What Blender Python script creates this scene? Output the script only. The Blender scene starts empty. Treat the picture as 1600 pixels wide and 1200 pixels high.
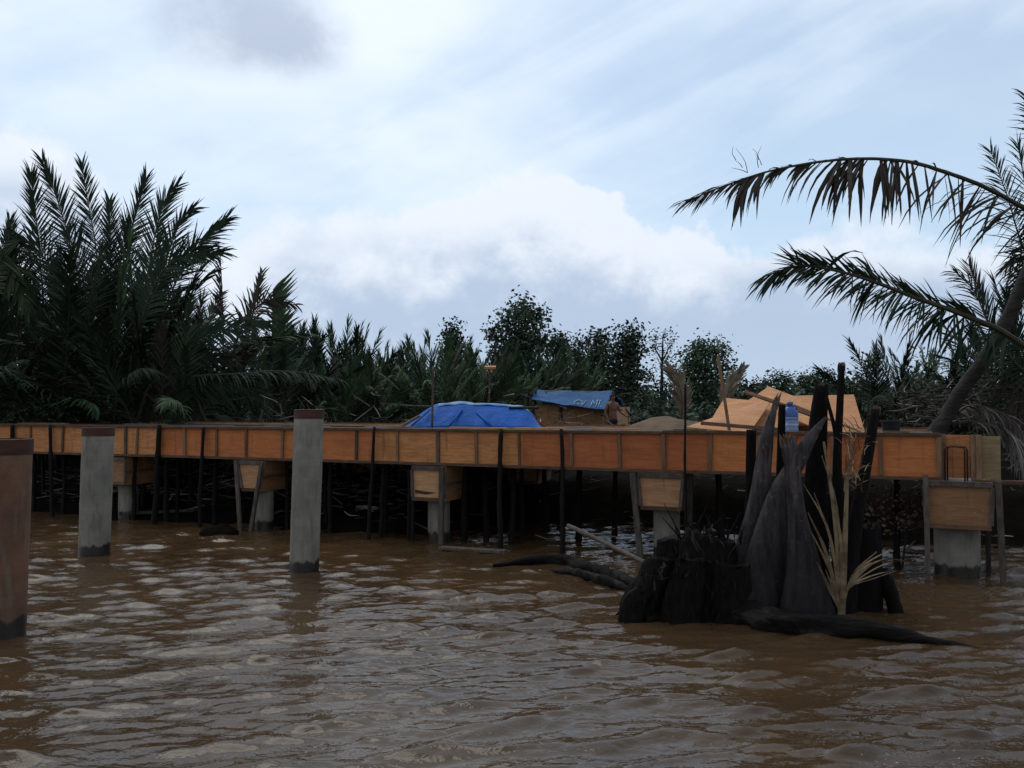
import bpy, math, random
import numpy as np
from mathutils import Vector, Matrix, noise as mnoise
random.seed(7); RNG = np.random.default_rng(7)
SC = bpy.context.scene; COL = SC.collection
R = math.radians

# ------------------------------------------------------------------ camera
CAMH, FPX = 2.25, 1386.0                      # eye height over the water, focal length in px of the 1600 px photograph
PITCH = math.atan(38/FPX)
cam = bpy.data.cameras.new('camera'); cam.sensor_width = 36; cam.lens = 36*FPX/1600
cam.clip_end = 3000; cam.clip_start = 0.05
camo = bpy.data.objects.new('camera', cam); COL.objects.link(camo)
camo.location = (0, 0, CAMH); camo.rotation_euler = (math.pi/2+PITCH, 0, 0)
SC.camera = camo
SC.view_settings.view_transform = 'Standard'; SC.view_settings.look = 'None'
SC.view_settings.exposure = 0; SC.view_settings.gamma = 1
SC.render.engine = 'CYCLES'
SC.cycles.use_denoising = True; SC.cycles.max_bounces = 6; SC.cycles.diffuse_bounces = 3
SC.cycles.glossy_bounces = 3; SC.cycles.sample_clamp_indirect = 4

# ------------------------------------------------------------------ node helpers
def nd(nt, t, ins=None, **props):
    n = nt.nodes.new(t)
    for k, v in props.items(): setattr(n, k, v)
    for k, v in (ins or {}).items():
        s = n.inputs[k]
        if isinstance(v, bpy.types.NodeSocket): nt.links.new(v, s)
        else: s.default_value = v
    return n
def mth(nt, op, a, b=None, c=None, clamp=False):
    n = nt.nodes.new('ShaderNodeMath'); n.operation = op; n.use_clamp = clamp
    for i, v in enumerate((a, b, c)):
        if v is None: continue
        if isinstance(v, bpy.types.NodeSocket): nt.links.new(v, n.inputs[i])
        else: n.inputs[i].default_value = v
    return n.outputs[0]
def mixc(nt, f, a, b, blend='MIX'):
    n = nt.nodes.new('ShaderNodeMix'); n.data_type = 'RGBA'; n.blend_type = blend
    for i, v in ((0, f), (6, a), (7, b)):
        if isinstance(v, bpy.types.NodeSocket): nt.links.new(v, n.inputs[i])
        elif i == 0: n.inputs[0].default_value = v
        else: n.inputs[i].default_value = (*v[:3], 1)
    return n.outputs[2]
def noi(nt, vec, scale, detail=3, rough=0.5, dist=0):
    return nd(nt, 'ShaderNodeTexNoise', {'Vector': vec, 'Scale': scale, 'Detail': detail, 'Roughness': rough, 'Distortion': dist}).outputs[0]
def sstep(nt, x, a, b):
    return nd(nt, 'ShaderNodeMapRange', {'Value': x, 'From Min': a, 'From Max': b, 'To Min': 0.0, 'To Max': 1.0}, interpolation_type='SMOOTHSTEP').outputs[0]
def vmap(nt, vec, scale, rot=(0, 0, 0)):
    return nd(nt, 'ShaderNodeMapping', {'Vector': vec, 'Scale': scale, 'Rotation': rot}).outputs[0]

# ------------------------------------------------------------------ sky and sun
SUN_EL, SUN_AZ = R(62), R(-25)                # azimuth from +Y, negative = towards the left of the view
world = bpy.data.worlds.new('World'); SC.world = world; world.use_nodes = True
nt = world.node_tree; nt.nodes.clear()
D = nd(nt, 'ShaderNodeTexCoord').outputs['Generated']
D = nd(nt, 'ShaderNodeVectorMath', {0: D}, operation='NORMALIZE').outputs[0]
sep = nd(nt, 'ShaderNodeSeparateXYZ', {0: D})
az = mth(nt, 'ARCTAN2', sep.outputs[0], sep.outputs[1])
el = mth(nt, 'ARCSINE', sep.outputs[2])
def AZ(px): return math.atan((px-800)/FPX)
def EL(py, px=800): return math.atan((638-py)/FPX*math.cos(AZ(px)))
sky = nd(nt, 'ShaderNodeTexSky', sky_type='NISHITA', sun_disc=False, sun_elevation=SUN_EL, sun_rotation=SUN_AZ,
         air_density=1.0, dust_density=0.6, ozone_density=1.6)
K = 10.0                                      # cloud radiance below is written for a background strength of 1/K
def col(r, g, b): return tuple(((c/255+.055)/1.055)**2.4*K*m for c, m in ((r, 1.10), (g, 1.095), (b, 1.115)))
blue = mixc(nt, 1.0, sky.outputs[0], (1.18, 1.30, 1.28), 'MULTIPLY')
# high thin cirrus: long streaks fanning up to the right, nearly closed on the left
sv = vmap(nt, D, (1.0, 1.0, 1.0), (0, R(24), 0))
sv = vmap(nt, sv, (2.2, 2.0, 13.0))
cir = noi(nt, sv, 1.0, 6, 0.55, 0.6)
cir2 = noi(nt, vmap(nt, D, (1, 1, 2.2)), 3.2, 5, 0.5)
c = mth(nt, 'ADD', mth(nt, 'MULTIPLY', cir, 0.62), mth(nt, 'MULTIPLY', cir2, 0.5))
c = mth(nt, 'ADD', c, mth(nt, 'MULTIPLY', az, -0.16))
cov = sstep(nt, c, 0.34, 0.66)
def blob(px, py, rx, ry):                     # soft patch of sky round one direction
    a = mth(nt, 'DIVIDE', mth(nt, 'SUBTRACT', az, AZ(px)), rx/FPX)
    b = mth(nt, 'DIVIDE', mth(nt, 'SUBTRACT', el, EL(py, px)), ry/FPX)
    r2 = mth(nt, 'ADD', mth(nt, 'MULTIPLY', a, a), mth(nt, 'MULTIPLY', b, b))
    return mth(nt, 'EXPONENT', mth(nt, 'MULTIPLY', r2, -1.0))
clear = mth(nt, 'ADD', blob(1480, 190, 330, 130), mth(nt, 'MULTIPLY', blob(1130, 300, 260, 70), 0.5))
clear = mth(nt, 'ADD', clear, mth(nt, 'MULTIPLY', blob(30, 120, 130, 200), 0.35))
cov = mth(nt, 'SUBTRACT', cov, mth(nt, 'MULTIPLY', clear, 0.62), clamp=True)
cov = mth(nt, 'ADD', mth(nt, 'MULTIPLY', cov, 0.42), 0.49)
cirrus_col = mixc(nt, sstep(nt, cir2, 0.35, 0.7), col(208, 225, 241), col(229, 240, 249))
base = mixc(nt, cov, blue, cirrus_col)
# cumulus bank along the horizon: its top edge follows a curve over the azimuth, broken up by billows
fc = nt.nodes.new('ShaderNodeFloatCurve')
nt.links.new(mth(nt, 'ADD', mth(nt, 'DIVIDE', az, 1.3), 0.5), fc.inputs['Value'])
cv = fc.mapping.curves[0]
prof = [(-50, 205), (60, 200), (130, 250), (200, 310), (320, 345), (480, 318), (600, 312), (700, 300), (760, 286), (820, 266), (900, 282), (960, 302),
        (1010, 345), (1100, 360), (1190, 372), (1280, 345), (1400, 340), (1560, 350)]
pts = [(0, 0.3)] + [(AZ(p)/1.3+.5, EL(y, p)*2) for p, y in prof] + [(1, 0.35)]
while len(cv.points) < len(pts): cv.points.new(0.5, 0.5)
for q, (x, y) in zip(cv.points, sorted(pts)): q.location = (x, y); q.handle_type = 'AUTO'
fc.mapping.update()
top = mth(nt, 'MULTIPLY', fc.outputs[0], 0.5)
n1 = noi(nt, D, 13, 8, 0.6, 0.25); n2 = noi(nt, vmap(nt, D, (1, 1, 1.35)), 6.0, 6, 0.55); n3 = noi(nt, vmap(nt, D, (1, 1, 1.6)), 27, 5, 0.6)
wig = mth(nt, 'ADD', mth(nt, 'MULTIPLY', mth(nt, 'SUBTRACT', n1, 0.5), 0.13), mth(nt, 'MULTIPLY', mth(nt, 'SUBTRACT', n3, 0.5), 0.035))
gap = mth(nt, 'ADD', mth(nt, 'SUBTRACT', top, el), wig)         # > 0 inside the bank
soft = mth(nt, 'ADD', 0.003, mth(nt, 'MULTIPLY', sstep(nt, n2, 0.5, 0.72), 0.018))
soft = mth(nt, 'ADD', soft, mth(nt, 'MULTIPLY', blob(330, 330, 230, 200), 0.05))
soft = mth(nt, 'ADD', soft, mth(nt, 'MULTIPLY', blob(1400, 330, 260, 120), 0.03))
mask = mth(nt, 'DIVIDE', gap, soft, clamp=True)
lit = mth(nt, 'ADD', mth(nt, 'MULTIPLY', n2, 1.15), mth(nt, 'MULTIPLY', n1, 1.05))
lit = mth(nt, 'ADD', lit, mth(nt, 'MULTIPLY', n3, 0.3))
lit = mth(nt, 'ADD', lit, mth(nt, 'MULTIPLY', sstep(nt, gap, 0.07, 0.0), 0.34))
lit = mth(nt, 'SUBTRACT', lit, mth(nt, 'MULTIPLY', sstep(nt, el, 0.15, 0.04), 0.34))
lit = mth(nt, 'ADD', lit, mth(nt, 'MULTIPLY', blob(820, 330, 240, 70), 0.25))
lit = mth(nt, 'SUBTRACT', lit, mth(nt, 'MULTIPLY', blob(900, 480, 240, 60), 0.16))
lit = sstep(nt, lit, 0.98, 1.58)
cum = mixc(nt, lit, col(172, 191, 214), col(227, 234, 243))
base = mixc(nt, mth(nt, 'MULTIPLY', mask, 0.92), base, cum)
# haze low down, and one darker grey puff high on the left
base = mixc(nt, mth(nt, 'MULTIPLY', sstep(nt, el, 0.10, 0.0), 0.55), base, col(186, 206, 224))
pv = mth(nt, 'MULTIPLY', mth(nt, 'ADD', blob(360, 22, 140, 75), mth(nt, 'MULTIPLY', blob(470, 62, 80, 40), 0.6)), mth(nt, 'ADD', mth(nt, 'MULTIPLY', n1, 1.5), 0.15))
base = mixc(nt, mth(nt, 'MULTIPLY', sstep(nt, pv, 0.15, 0.95), 0.85), base, col(150, 167, 193))
pv2 = mth(nt, 'MULTIPLY', blob(300, 225, 90, 40), n1)
base = mixc(nt, mth(nt, 'MULTIPLY', sstep(nt, pv2, 0.25, 0.7), 0.35), base, col(172, 190, 214))
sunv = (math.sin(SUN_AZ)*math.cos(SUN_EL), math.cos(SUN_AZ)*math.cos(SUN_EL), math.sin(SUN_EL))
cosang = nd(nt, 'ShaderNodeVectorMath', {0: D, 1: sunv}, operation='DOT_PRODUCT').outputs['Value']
sun_glow = mth(nt, 'POWER', mth(nt, 'MAXIMUM', cosang, 0.0), 6.0)  # unseen glow round the sun, added to brighten the water's reflections
base = mixc(nt, mth(nt, 'MULTIPLY', sun_glow, 0.7), base, col(282, 288, 292))
rear = sstep(nt, sep.outputs[1], 0.25, -0.55)  # darker sky added behind the camera to dim surfaces facing it
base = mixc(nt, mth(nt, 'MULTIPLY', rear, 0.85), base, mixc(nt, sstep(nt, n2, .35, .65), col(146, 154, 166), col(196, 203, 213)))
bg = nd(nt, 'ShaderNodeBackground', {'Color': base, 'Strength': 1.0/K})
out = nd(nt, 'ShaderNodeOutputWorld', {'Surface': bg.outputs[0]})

sun = bpy.data.lights.new('sun', 'SUN'); sun.energy = 0.6; sun.angle = R(32); sun.color = (1, 0.95, 0.87)
suno = bpy.data.objects.new('sun', sun); COL.objects.link(suno)
sdir = Vector((math.sin(SUN_AZ)*math.cos(SUN_EL), math.cos(SUN_AZ)*math.cos(SUN_EL), math.sin(SUN_EL)))
suno.rotation_euler = sdir.to_track_quat('Z', 'Y').to_euler()

# ------------------------------------------------------------------ places
_f = Vector((0, math.cos(PITCH), math.sin(PITCH))); _u = Vector((0, -math.sin(PITCH), math.cos(PITCH)))
def ray(px, py): return _f + Vector(((px-800)/FPX, 0, 0)) + _u*((600-py)/FPX)
def at(px, py, Y):
    d = ray(px, py); k = Y/d.y
    return Vector((0, 0, CAMH)) + d*k
def onz(px, py, z=0.0):
    d = ray(px, py); k = (z-CAMH)/d.z
    return Vector((0, 0, CAMH)) + d*k
def iz(px): return .0519 + 2.25e-5*px          # one over the depth of the front beam
_A = Vector((-800/FPX/iz(0), 1/iz(0), 0)); _B = Vector((800/FPX/iz(1600), 1/iz(1600), 0))
BU = (_B-_A).normalized(); BN = Vector((-BU.y, BU.x, 0))
def bs(px, t=0):                               # distance along the pier of the ray through px, t behind the front face
    k = (px-800)/FPX; P = _A+BN*t
    return (k*P.y-P.x)/(BU.x-k*BU.y)
def B(s, t, z): return _A + BU*s + BN*t + Vector((0, 0, z))
TOPZ, BOTZ = 1.915, 1.295

def ss(a, b, x):
    x = min(1, max(0, (x-a)/(b-a))); return x*x*(3-2*x)
def ground_z(x, y):
    p = Vector((x, y, 0))-_A; s = p.dot(BU); t = p.dot(BN)
    edge = 0.5 + 2.9*ss(9.2, 12.0, s)          # the water reaches further in on the right
    edge += 0.35*mnoise.noise(Vector((s*.5, 3.1, 0)))
    rr_ = ss(9.2, 12.0, s)  # weights an added rise of the right bank that blocks light from behind
    z = -1.6 + 1.6*ss(edge-4, edge, t) + .35*rr_*ss(edge, edge+.8, t)*(1-ss(7, 12, t)) + 0.45*ss(edge, edge+1.2, t) + 0.6*ss(edge+1.0, edge+4.2, t)
    d = math.hypot(x, y)
    z += (0.09*mnoise.noise(Vector((x*.9, y*.9, 0)))+0.05*mnoise.noise(Vector((x*2.3, y*2.3, 5))))*ss(edge-.6, edge+.6, t)*(1 if d < 80 else 0.3)
    return z

# ------------------------------------------------------------------ mesh helpers
def smooth_pts(pts, n):
    """Catmull-Rom through pts, n points evenly spread"""
    pts = [Vector(p) for p in pts]
    if len(pts) == 2: return [pts[0].lerp(pts[1], i/(n-1)) for i in range(n)]
    q = [pts[0]*2-pts[1]]+pts+[pts[-1]*2-pts[-2]]; dense = []
    for i in range(1, len(q)-2):
        for k in range(12):
            t = k/12; a, b, c, d = q[i-1], q[i], q[i+1], q[i+2]
            dense.append(.5*((2*b)+(c-a)*t+(2*a-5*b+4*c-d)*t*t+(3*b-a-3*c+d)*t**3))
    dense.append(pts[-1])
    L = [0]
    for i in range(1, len(dense)): L.append(L[-1]+(dense[i]-dense[i-1]).length)
    out = []; j = 0
    for i in range(n):
        x = L[-1]*i/(n-1)
        while j < len(L)-2 and L[j+1] < x: j += 1
        f = (x-L[j])/max(1e-9, L[j+1]-L[j]); out.append(dense[j].lerp(dense[j+1], min(1, f)))
    return out
class MB:
    def __init__(self): self.v = []; self.f = []; self.m = []; self.n = 0
    def add(self, vs, fs, m=0):
        b = self.n
        self.v.extend([tuple(v) for v in vs]); self.n += len(vs)
        for f in fs: self.f.append(tuple(i+b for i in f)); self.m.append(m)
        return self
    def box(self, c, ax, ay, az, m=0):           # half axes
        c = Vector(c); ax, ay, az = Vector(ax), Vector(ay), Vector(az)
        vs = [c+ax*i+ay*j+az*k for k in (-1, 1) for j in (-1, 1) for i in (-1, 1)]
        return self.add(vs, [(0, 2, 3, 1), (4, 5, 7, 6), (0, 1, 5, 4), (2, 6, 7, 3), (0, 4, 6, 2), (1, 3, 7, 5)], m)
    def bar(self, p, q, w, h, up=(0, 0, 1), m=0):
        p, q = Vector(p), Vector(q); d = q-p; L = d.length; d.normalize()
        s = d.cross(Vector(up))
        if s.length < 1e-3: s = d.cross(Vector((0, 1, 0)))
        s.normalize(); u = s.cross(d)
        return self.box((p+q)/2, s*(w/2), d*(L/2), u*(h/2), m)
    def tube(self, pts, rad, n=8, m=0, jag=0, slant=None, flat=1.0, fdir=None, cap=True, rough=0.0):
        pts = [Vector(p) for p in pts]; rings = []
        if not hasattr(rad, '__len__'): rad = [rad]*len(pts)
        ref = None; b = self.n; vs = []
        for i, p in enumerate(pts):
            d = (pts[min(i+1, len(pts)-1)]-pts[max(i-1, 0)]).normalized()
            if ref is None:
                ref = Vector(fdir) if fdir is not None else (Vector((1, 0, 0)) if abs(d.x) < .9 else Vector((0, 1, 0)))
            ref = (ref-d*ref.dot(d)).normalized(); o = d.cross(ref)
            for k in range(n):
                a = 2*math.pi*k/n
                r = rad[i]*(1+random.uniform(-rough, rough))
                q = p+ref*(math.cos(a)*r)+o*(math.sin(a)*r*flat)
                if jag and i == len(pts)-1: q = q+d*random.uniform(-jag, jag)
                vs.append(q)
        fs = [(i*n+k, i*n+(k+1) % n, (i+1)*n+(k+1) % n, (i+1)*n+k) for i in range(len(pts)-1) for k in range(n)]
        if cap:
            fs.append(tuple(range(n-1, -1, -1))); e = (len(pts)-1)*n
            if jag:
                dd_ = (pts[-1]-pts[-2]).normalized()
                for k in range(n): vs[e+k] = vs[e+k]+dd_*(jag*1.6*mnoise.noise(vs[e+k]*7)+((vs[e+k]-pts[-1]).x*slant if slant else 0))
                vs.append(sum((vs[e+k] for k in range(n)), Vector())/n-(pts[-1]-pts[-2]).normalized()*jag*1.5)
                fs += [(e+k, e+(k+1) % n, len(vs)-1) for k in range(n)]
            else: fs.append(tuple(e+k for k in range(n)))
        return self.add(vs, fs, m)
    def ribbon(self, pts, ws, side, m=0):         # a thin leaf or strip
        vs = []; side = Vector(side)
        for i, p in enumerate(pts):
            p = Vector(p); d = (Vector(pts[min(i+1, len(pts)-1)])-Vector(pts[max(i-1, 0)])).normalized()
            s = side-d*side.dot(d)
            if s.length < 1e-4: s = d.orthogonal()
            s.normalize()
            vs += [p-s*ws[i]/2, p+s*ws[i]/2]
        return self.add(vs, [(2*i, 2*i+1, 2*i+3, 2*i+2) for i in range(len(pts)-1)], m)
    def grid(self, P, m=0, close=False):          # P[i][j]
        h, w = len(P), len(P[0])
        return self.add([p for r in P for p in r], [(i*w+j, i*w+j+1, (i+1)*w+j+1, (i+1)*w+j) for i in range(h-1) for j in range(w-1)], m)
    def mesh(self, name, mats, smooth=False, off=None):
        me = bpy.data.meshes.new(name)
        v = self.v if off is None else [(a-off[0], b-off[1], c-off[2]) for a, b, c in self.v]
        me.from_pydata(v, [], self.f)
        for m in (mats if isinstance(mats, (list, tuple)) else [mats]): me.materials.append(m)
        me.polygons.foreach_set('material_index', self.m)
        if smooth: me.polygons.foreach_set('use_smooth', [True]*len(self.f))
        me.update()
        return me
    def build(self, name, mats, parent=None, smooth=False, loc=None, bevel=0, label=None):
        off = Vector((0, 0, 0)); p = parent
        while p is not None: off += p.location; p = p.parent
        if loc is not None: off += Vector(loc)-off
        o = bpy.data.objects.new(name, self.mesh(name, mats, smooth, off))
        COL.objects.link(o); o.parent = parent
        if loc is not None: o.location = loc
        if bevel:
            b = o.modifiers.new('bevel', 'BEVEL'); b.width = bevel; b.segments = 2; b.limit_method = 'ANGLE'
        if label: o['label'] = label
        return o
def tag(o, label=None, cat=None, group=None, kind=None):
    if label: o['label'] = label
    if cat: o['category'] = cat
    if group: o['group'] = group
    if kind: o['kind'] = kind
    return o
def empty(name, loc, label, cat, group=None):
    o = bpy.data.objects.new(name, None); COL.objects.link(o); o.location = loc; o.empty_display_size = .2
    return tag(o, label, cat, group)
def structure(o): o['kind'] = 'structure'; return o

# ------------------------------------------------------------------ materials
def material(name, fn):
    m = bpy.data.materials.new(name); m.use_nodes = True; nt = m.node_tree
    b = nt.nodes['Principled BSDF']
    tc = nt.nodes.new('ShaderNodeTexCoord')
    fn(nt, b, tc.outputs['Object'])
    return m
def put(nt, sock, v):
    if isinstance(v, bpy.types.NodeSocket): nt.links.new(v, sock)
    else: sock.default_value = v if not isinstance(v, tuple) else (*v[:3], 1)
def bump(nt, b, h, dist, strength=1.0):
    n = nd(nt, 'ShaderNodeBump', {'Height': h, 'Distance': dist, 'Strength': strength}); nt.links.new(n.outputs[0], b.inputs['Normal'])
def mottled(name, c1, c2, scale=6, rough=0.8, bdist=0.01, bscale=None, stretch=(1, 1, 1), rnd=0.0, detail=5, c3=None, spec=0.3):
    def fn(nt, b, v):
        sv = vmap(nt, v, stretch)
        f = sstep(nt, noi(nt, sv, scale, detail, 0.6), 0.3, 0.7)
        c = mixc(nt, f, c1, c2)
        if c3: c = mixc(nt, sstep(nt, noi(nt, sv, scale*.37, 4, 0.6), 0.52, 0.66), c, c3)
        if rnd:
            oi = nd(nt, 'ShaderNodeObjectInfo').outputs['Random']
            hsv = nd(nt, 'ShaderNodeHueSaturation', {'Color': c, 'Value': mth(nt, 'ADD', 1-rnd, mth(nt, 'MULTIPLY', oi, 2*rnd))})
            c = hsv.outputs[0]
        put(nt, b.inputs['Base Color'], c); b.inputs['Roughness'].default_value = rough
        b.inputs['Specular IOR Level'].default_value = spec
        if bdist: bump(nt, b, noi(nt, sv, bscale or scale*3, 5, 0.65), bdist)
    return material(name, fn)

def _ply(tint, dark):
    def fn(nt, b, v):
        g = vmap(nt, v, (1.6, 1.6, 14))
        oi = nd(nt, 'ShaderNodeObjectInfo').outputs['Random']
        off = nd(nt, 'ShaderNodeVectorMath', {0: g, 1: nd(nt, 'ShaderNodeCombineXYZ', {0: mth(nt, 'MULTIPLY', oi, 40.0)}).outputs[0]}, operation='ADD').outputs[0]
        n = noi(nt, off, 1.4, 6, 0.62, 1.2)
        c = mixc(nt, sstep(nt, n, 0.3, 0.72), tint, dark)
        n2 = noi(nt, v, 2.3, 4, 0.6)
        c = mixc(nt, mth(nt, 'MULTIPLY', sstep(nt, n2, 0.5, 0.75), 0.55), c, tuple(x*.42 for x in tint))
        drip = sstep(nt, noi(nt, vmap(nt, off, (5, 5, .05)), 1.6, 4, .6), .56, .74)
        c = mixc(nt, mth(nt, 'MULTIPLY', drip, .5), c, (.13, .07, .04))
        spot = sstep(nt, noi(nt, v, 22, 3, .6), .68, .74)
        c = mixc(nt, mth(nt, 'MULTIPLY', spot, .5), c, (.55, .42, .30))
        fine = noi(nt, vmap(nt, v, (4, 4, 60)), 2, 3, 0.6)
        c = mixc(nt, mth(nt, 'MULTIPLY', sstep(nt, fine, 0.55, 0.75), 0.25), c, tuple(x*.4 for x in tint))
        h = nd(nt, 'ShaderNodeHueSaturation', {'Color': c, 'Hue': mth(nt, 'ADD', 0.496, mth(nt, 'MULTIPLY', oi, 0.008)), 'Value': mth(nt, 'ADD', 0.85, mth(nt, 'MULTIPLY', oi, 0.28))})
        put(nt, b.inputs['Base Color'], h.outputs[0]); b.inputs['Roughness'].default_value = 0.72
        b.inputs['Specular IOR Level'].default_value = 0.25
        bump(nt, b, fine, 0.002)
    return fn
PLY = material('plywood_orange', _ply((.54, .180, .062), (.38, .115, .036)))
PLYY = material('plywood_yellow', _ply((.64, .285, .105), (.42, .165, .055)))
PLYP = material('plywood_pale', _ply((.52, .29, .15), (.38, .19, .085)))
PLYO = material('plywood_weathered', _ply((.34, .185, .085), (.22, .115, .052)))
PLYE = material('plywood_olive', _ply((.30, .22, .11), (.22, .155, .075)))
PLYT = material('plywood_sheet_bright', _ply((.56, .265, .11), (.43, .185, .07)))
RAIL = mottled('timber_rail', (.16, .085, .045), (.075, .043, .027), 3, .8, .004, stretch=(2, 2, 9), rnd=.3)
BATTEN = mottled('timber_batten', (.22, .13, .07), (.12, .07, .04), 4, .8, .003, stretch=(5, 5, 1), rnd=.35)
GREYW = mottled('timber_grey', (.13, .105, .085), (.055, .045, .036), 4, .85, .004, stretch=(5, 5, 1.2), rnd=.2)
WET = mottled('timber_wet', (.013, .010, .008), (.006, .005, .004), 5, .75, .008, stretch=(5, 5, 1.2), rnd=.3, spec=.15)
DARKW = mottled('timber_dark', (.05, .036, .027), (.02, .015, .012), 5, .7, .008, stretch=(5, 5, 1.2), rnd=.3)
MUD = mottled('mud', (.012, .009, .0065), (.005, .004, .003), 2.2, .9, .05, 5, c3=(.009, .007, .005), spec=.03)
DEBRIS = mottled('dead_leaf', (.34, .30, .27), (.07, .056, .045), 1.1, .75, 0, detail=6)
DEBRISD = mottled('rotten_leaf', (.06, .047, .036), (.018, .014, .011), 1.1, .75, 0, detail=6)
WITH = mottled('withered_leaf', (.23, .185, .125), (.11, .085, .055), 5, .8, 0)
TAN = mottled('dry_frond_tan', (.27, .195, .11), (.10, .066, .036), 9, .7, .002)
def _leaf(c1, c2, c3, rough=.6, spec=.12):
    def fn(nt, b, v):
        oi = nd(nt, 'ShaderNodeObjectInfo').outputs['Random']
        n = noi(nt, v, 1.3, 3)
        n2 = noi(nt, v, 7, 3)
        c = mixc(nt, sstep(nt, n, .35, .65), c1, c2)
        c = mixc(nt, mth(nt, 'MULTIPLY', sstep(nt, n2, .6, .75), .7), c, c3)
        h = nd(nt, 'ShaderNodeHueSaturation', {'Color': c, 'Hue': mth(nt, 'ADD', .485, mth(nt, 'MULTIPLY', oi, .03)), 'Value': mth(nt, 'ADD', .65, mth(nt, 'MULTIPLY', oi, .7))})
        put(nt, b.inputs['Base Color'], h.outputs[0]); b.inputs['Roughness'].default_value = rough
        b.inputs['Specular IOR Level'].default_value = spec
    return fn
FROND = material('nipa_green', _leaf((.019, .033, .020), (.031, .050, .028), (.06, .068, .036)))
FRONDL = material('nipa_green_fresh', _leaf((.058, .092, .046), (.088, .135, .060), (.12, .13, .065)))
FRONDD = material('nipa_bronze', _leaf((.042, .038, .028), (.062, .050, .040), (.10, .08, .055)))
RACHIS = mottled('frond_rib', (.055, .05, .025), (.035, .028, .016), 5, .6, 0, rnd=.3)
LEAFB = material('mangrove_leaf', _leaf((.034, .050, .031), (.056, .080, .046), (.08, .10, .055), .6, .12))
LEAFL = material('light_leaf', _leaf((.045, .070, .038), (.068, .098, .048), (.09, .11, .055), .6, .12))
LEAFBR = material('brown_leaf', _leaf((.05, .032, .02), (.08, .05, .032), (.16, .11, .08), .5, .4))
BARK = mottled('bark', (.055, .042, .033), (.022, .017, .014), 9, .85, .03, 14, rnd=.2)
PBARK = mottled('palm_bark', (.036, .028, .023), (.013, .010, .009), 4, .85, .03, 8, stretch=(1, 1, 3))
def _stalk(nt, b, v):
    st = vmap(nt, v, (9, 9, 1.1))
    n = noi(nt, st, 2, 6, .65)
    c = mixc(nt, sstep(nt, mth(nt, 'ADD', mth(nt, 'MULTIPLY', n, .75), mth(nt, 'MULTIPLY', noi(nt, v, 5, 5, .6), .25)), .33, .66), (.016, .012, .012), (.098, .083, .080))
    sp = noi(nt, v, 16, 4, .7)
    c = mixc(nt, mth(nt, 'MULTIPLY', sstep(nt, sp, .57, .70), .6), c, (.19, .17, .16))
    z = nd(nt, 'ShaderNodeSeparateXYZ', {0: nt.nodes.new('ShaderNodeNewGeometry').outputs['Position']}).outputs[2]
    wet = sstep(nt, mth(nt, 'ADD', z, mth(nt, 'MULTIPLY', sp, .5)), 2.0, .75)
    c = mixc(nt, mth(nt, 'MULTIPLY', wet, .8), c, (.009, .007, .007))
    put(nt, b.inputs['Base Color'], c); b.inputs['Roughness'].default_value = .65; b.inputs['Specular IOR Level'].default_value = .15
    bump(nt, b, n, .010)
STALK = material('cut_stalk', _stalk)
STALKD = mottled('cut_stalk_dark', (.0050, .0042, .004), (.012, .0095, .009), 4, .75, .02, stretch=(8, 8, 1.2), rnd=.3, spec=.1)
STALKT = mottled('torn_fibre', (.20, .13, .09), (.07, .045, .035), 10, .8, .006, stretch=(8, 8, 1.2))
def _concrete(tint, dark, stain, wet):
    def fn(nt, b, v):
        n = noi(nt, v, 3.2, 6, .62); n2 = noi(nt, vmap(nt, v, (5, 5, .8)), 2.2, 5, .6); n3 = noi(nt, v, 40, 3, .6)
        c = mixc(nt, sstep(nt, n, .3, .7), tint, dark)
        c = mixc(nt, mth(nt, 'MULTIPLY', sstep(nt, n2, .5, .72), .6), c, stain)
        c = mixc(nt, mth(nt, 'MULTIPLY', sstep(nt, n3, .58, .72), .35), c, tuple(x*.5 for x in dark))
        rings = nd(nt, 'ShaderNodeTexWave', {'Vector': v, 'Scale': 5.0, 'Distortion': 3.0, 'Detail': 3.0}, bands_direction='Z').outputs[1]
        c = mixc(nt, mth(nt, 'MULTIPLY', rings, .12), c, dark)
        z = nd(nt, 'ShaderNodeSeparateXYZ', {0: nt.nodes.new('ShaderNodeNewGeometry').outputs['Position']}).outputs[2]
        f = sstep(nt, mth(nt, 'ADD', z, mth(nt, 'MULTIPLY', mth(nt, 'SUBTRACT', n2, .5), .22)), wet+.025, wet-.025)
        c = mixc(nt, f, c, (.022, .018, .014))
        put(nt, b.inputs['Base Color'], c)
        put(nt, b.inputs['Roughness'], mth(nt, 'SUBTRACT', .85, mth(nt, 'MULTIPLY', f, .5)))
        bump(nt, b, mth(nt, 'ADD', n, mth(nt, 'MULTIPLY', n3, .5)), .006)
    return fn
CONC = material('concrete', _concrete((.27, .245, .195), (.165, .155, .128), (.085, .078, .066), .16))
CONCR = material('concrete_rusty', _concrete((.19, .095, .05), (.10, .05, .03), (.17, .15, .10), .19))
CONCT = material('concrete_rubble', _concrete((.27, .26, .24), (.16, .155, .145), (.11, .105, .1), -9))
COLLAR = mottled('steel_collar_rust', (.085, .035, .02), (.038, .018, .012), 3, .7, .004, stretch=(1, 1, 5))
STEEL = mottled('rebar_rust', (.05, .025, .017), (.02, .012, .01), 20, .7, 0)
def _tarp(c1, c2, rough):
    def fn(nt, b, v):
        n = noi(nt, v, 1.7, 5, .6); w = noi(nt, vmap(nt, v, (1, 1, 1.5)), 6, 4, .6, 1.5)
        put(nt, b.inputs['Base Color'], mixc(nt, sstep(nt, n, .35, .7), c1, c2))
        b.inputs['Roughness'].default_value = rough; b.inputs['Specular IOR Level'].default_value = .1
        bump(nt, b, w, .03)
    return fn
TARP = material('tarp_blue', _tarp((.002, .068, .30), (.003, .095, .40), .5))
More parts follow.
